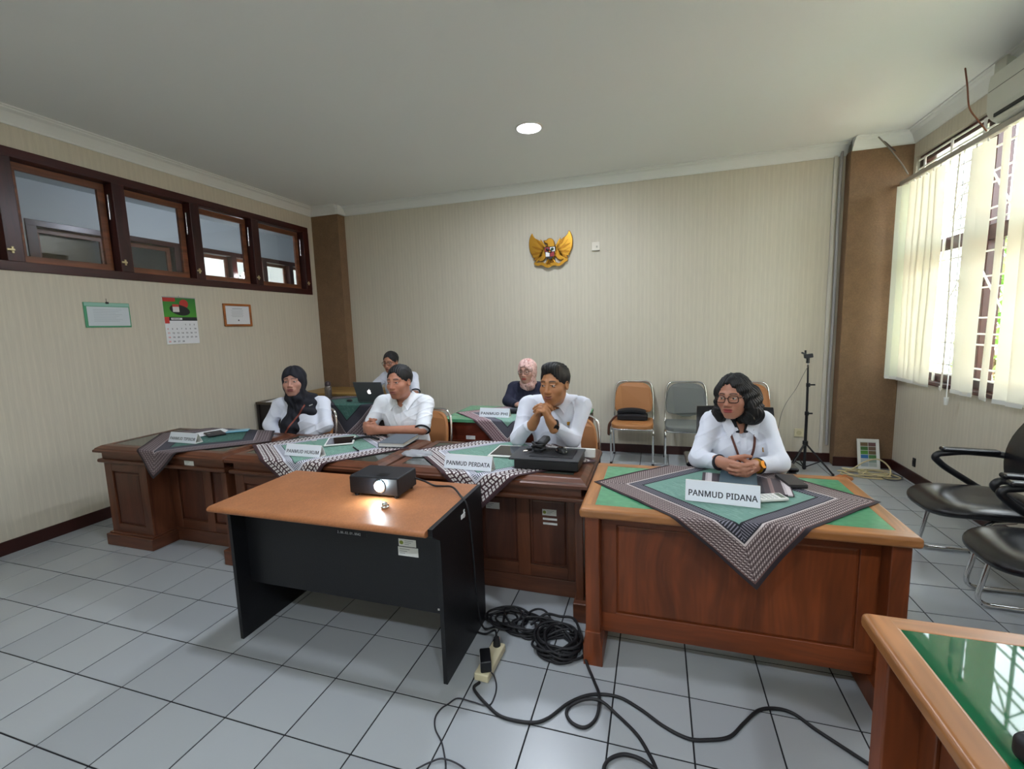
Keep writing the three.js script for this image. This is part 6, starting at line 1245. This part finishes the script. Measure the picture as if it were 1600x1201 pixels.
  if (o.watch) { const [w, e] = o.watch.hand === 'L' ? [wL, eL] : [wR, eR], d = nrm(add(w, e, -1)), c = add(w, d, o.watch.at || -0.02); const wt = obj('wristwatch', ring(c, d, 0.031, 0.007, 24).scale(1, 1, 1), o.watch.mat, t); const up = ortho(o.watch.face || [0, 0.4, 1], d); const f = new THREE.CylinderGeometry(0.019, 0.019, 0.01, 20); f.applyQuaternion(new THREE.Quaternion().setFromUnitVectors(V(0, 1, 0), V(...up))); obj('watch_face', f.translate(...add(c, up, 0.034)), o.watch.faceMat || M.steel, wt); }
  return t;
}
const scarfMat = (draw) => { const t = canvasTex(256, 256, draw); t.wrapS = t.wrapT = THREE.RepeatWrapping; return mat('#ffffff', 0.85, { map: t, metres: 5 }); };
const frameDark = mat('#1a1413', 0.25), frameThin = mat('#2a2420', 0.25);
person({ label: 'person with black bob hair and glasses, white jacket, hands clasped on the honey desk', hip: [0.45, -2.9], head: [0.402, 1.128, -2.69], s: 0.97, look: [-0.5, -0.03, 0.06], gaze: [-0.15, 0], skin: '#b47e66', lips: '#9a3438', hair: 'bob', glasses: frameDark, thin: 0.92,
  sh: [[0.3, 0.965, -2.77], [0.58, 0.965, -2.8]], el: [[0.225, 0.8, -2.6], [0.608, 0.8, -2.59]], clasp: { K: [0.398, 0.815, -2.375], dR: [0.62, -0.12, 0.72], dL: [-0.55, -0.12, 0.78], up: [0, 1, 0.1], curl: [0.75, 0.55, 0.25] },
  shirt: { mat: M.shirt, sleeve: 'long', cuff: 0.72, trim: M.navy, collar: M.shirt, lining: true, placket: true, bust: true, vneck: true, loose: 1.06, deep: 0.085 }, fold: 1, badge: [0.1, -0.115], lanyard: { mat: mat('#5a3026', 0.7), pts: [[0.07, 0.02], [0.055, -0.08], [0.035, -0.16], [0.01, -0.24]] }, lanyard2: [[-0.07, 0.02], [-0.05, -0.08], [-0.025, -0.16], [0.0, -0.24]], watch: { hand: 'L', at: -0.028, mat: M.gold, faceMat: M.gold } });
person({ label: 'person in a white long sleeved shirt resting the chin on folded hands, black wristwatch', hip: [-0.64, -3.08], head: [-0.6, 1.176, -2.775], s: 1.07, look: [-0.27, -0.03, 0.02], gaze: [-0.2, 0], skin: '#ad7850', lips: '#8c5548', hair: 'short', tuft: true, jaw: 1.08, smile: 0.007,
  sh: [[-0.835, 1.01, -2.96], [-0.455, 1.0, -3.0]], el: [[-0.855, 0.815, -2.8], [-0.5, 0.815, -2.82]], clasp: { K: [-0.652, 1.043, -2.655], dR: [0.38, 0.86, 0.2], dL: [-0.3, 0.9, 0.18], up: [0, 0.3, -0.95], curl: [1.0, 0.75, 0.4] },
  shirt: { mat: M.shirt, sleeve: 'long', cuff: 0.66, collar: M.shirt, placket: true, loose: 1.0, vneck: true }, fold: 2.3, watch: { hand: 'L', at: -0.035, mat: M.rubber, face: [0.3, 0, 1], faceMat: M.plastic }, badge: [0.1, -0.1] });
person({ label: 'person in a white short sleeved shirt with bare forearms and clasped hands', hip: [-1.87, -3.18], head: [-1.825, 1.157, -2.985], s: 1.04, look: [-0.06, 0.0, 0.04], gaze: [-0.1, 0.05], skin: '#b57c63', lips: '#8a5048', hair: 'short', stubble: true,
  sh: [[-2.035, 0.985, -3.06], [-1.665, 0.975, -3.1]], el: [[-2.1, 0.815, -2.98], [-1.625, 0.812, -2.93]], clasp: { K: [-2.03, 0.828, -2.84], dR: [0.45, 0.1, 0.85], dL: [-0.92, 0.05, 0.3], up: [0.1, 1, 0.1], curl: [0.85, 0.6, 0.3] },
  shirt: { mat: M.shirtWhite, sleeve: 'short', trim: M.navy, collar: M.shirtWhite, placket: true, pocket: true, loose: 1.08, vneck: true }, fold: 4, pouch: [0.06, -0.215] });
person({ label: 'person in a long navy headscarf and white shirt sitting at the leftmost desk', hip: [-2.92, -3.12], head: [-2.795, 1.15, -2.985], s: 0.99, look: [0.42, 0.1, 0.0], gaze: [0, -0.1], skin: '#b08270', lips: '#6e3434', thin: 0.9,
  sh: [[-2.97, 0.955, -2.99], [-2.645, 0.95, -3.13]], el: [[-3.03, 0.8, -2.93], [-2.555, 0.79, -3.04]], wr: [[-2.9, 0.69, -2.9], [-2.7, 0.69, -2.95]],
  shirt: { mat: M.shirt, sleeve: 'long', cuff: 0.9, bust: true, loose: 1.1 }, fold: 5.2, scarf: { mat: M.navy, drape: [[[-0.01, -0.01, 0.06], [-0.06, -0.16, 0.13], 0.06, 0.06], [[-0.06, -0.16, 0.13], [-0.09, -0.25, 0.14], 0.06, 0.04], [[0.03, -0.025, 0.05], [0.1, -0.055, 0.08], 0.052, 0.045], [[0.06, 0.0, 0.01], [0.15, -0.02, 0.01], 0.055, 0.045]], pin: [0.1, 0.0] },
  scarfLanyard: [[0.06, 0.01], [0.02, -0.06], [-0.03, -0.13], [-0.09, -0.22]] });
person({ label: 'person in a pink headscarf, thin glasses and dark navy blouse at the desk behind', hip: [-1.23, -4.5], head: [-1.205, 1.098, -4.31], s: 0.98, look: [-0.13, 0.02, 0.05], gaze: [-0.1, 0], skin: '#b58a78', lips: '#a2453f', thin: 0.9, glasses: frameThin,
  sh: [[-1.375, 0.93, -4.38], [-1.045, 0.93, -4.38]], el: [[-1.4, 0.812, -4.26], [-1.0, 0.812, -4.26]], wr: [[-1.26, 0.802, -4.13], [-1.1, 0.802, -4.13]], palmUp: [0, 1, 0.01],
  shirt: { mat: M.blouse, sleeve: 'long', cuff: 0.9, bust: true }, fold: 6.1, scarf: { mat: scarfMat((c, a, b) => { c.fillStyle = '#d6b0a8'; c.fillRect(0, 0, a, b); for (let i = 0; i < 160; i++) { c.fillStyle = ['#b9756f', '#e9cfc6', '#8f6f6c', '#e2b9ae'][i % 4]; c.beginPath(); c.arc(hash(i, 1) * a, hash(i, 2) * b, 3 + 6 * hash(i, 3), 0, 7); c.fill(); } }), uv: true } });
person({ label: 'person with glasses and short black hair in a white shirt behind the open laptop', hip: [-3.0, -4.98], head: [-3.035, 1.165, -4.8], s: 1.03, look: [0.02, -0.12, 0.0], gaze: [-0.1, -0.2], skin: '#ad7a60', lips: '#7d4a42', hair: 'short', glasses: frameDark,
  sh: [[-3.2, 0.975, -4.9], [-2.79, 0.975, -4.9]], el: [[-3.3, 0.84, -4.76], [-2.68, 0.815, -4.72]], wr: [[-3.12, 0.8, -4.6], [-2.87, 0.8, -4.58]], palmUp: [0, 1, 0.01],
  shirt: { mat: M.shirt, sleeve: 'short', trim: M.trim, collar: M.shirt, lining: true, placket: true, vneck: true, loose: 1.05 }, fold: 7.7 });
renderer.render(scene, camera);
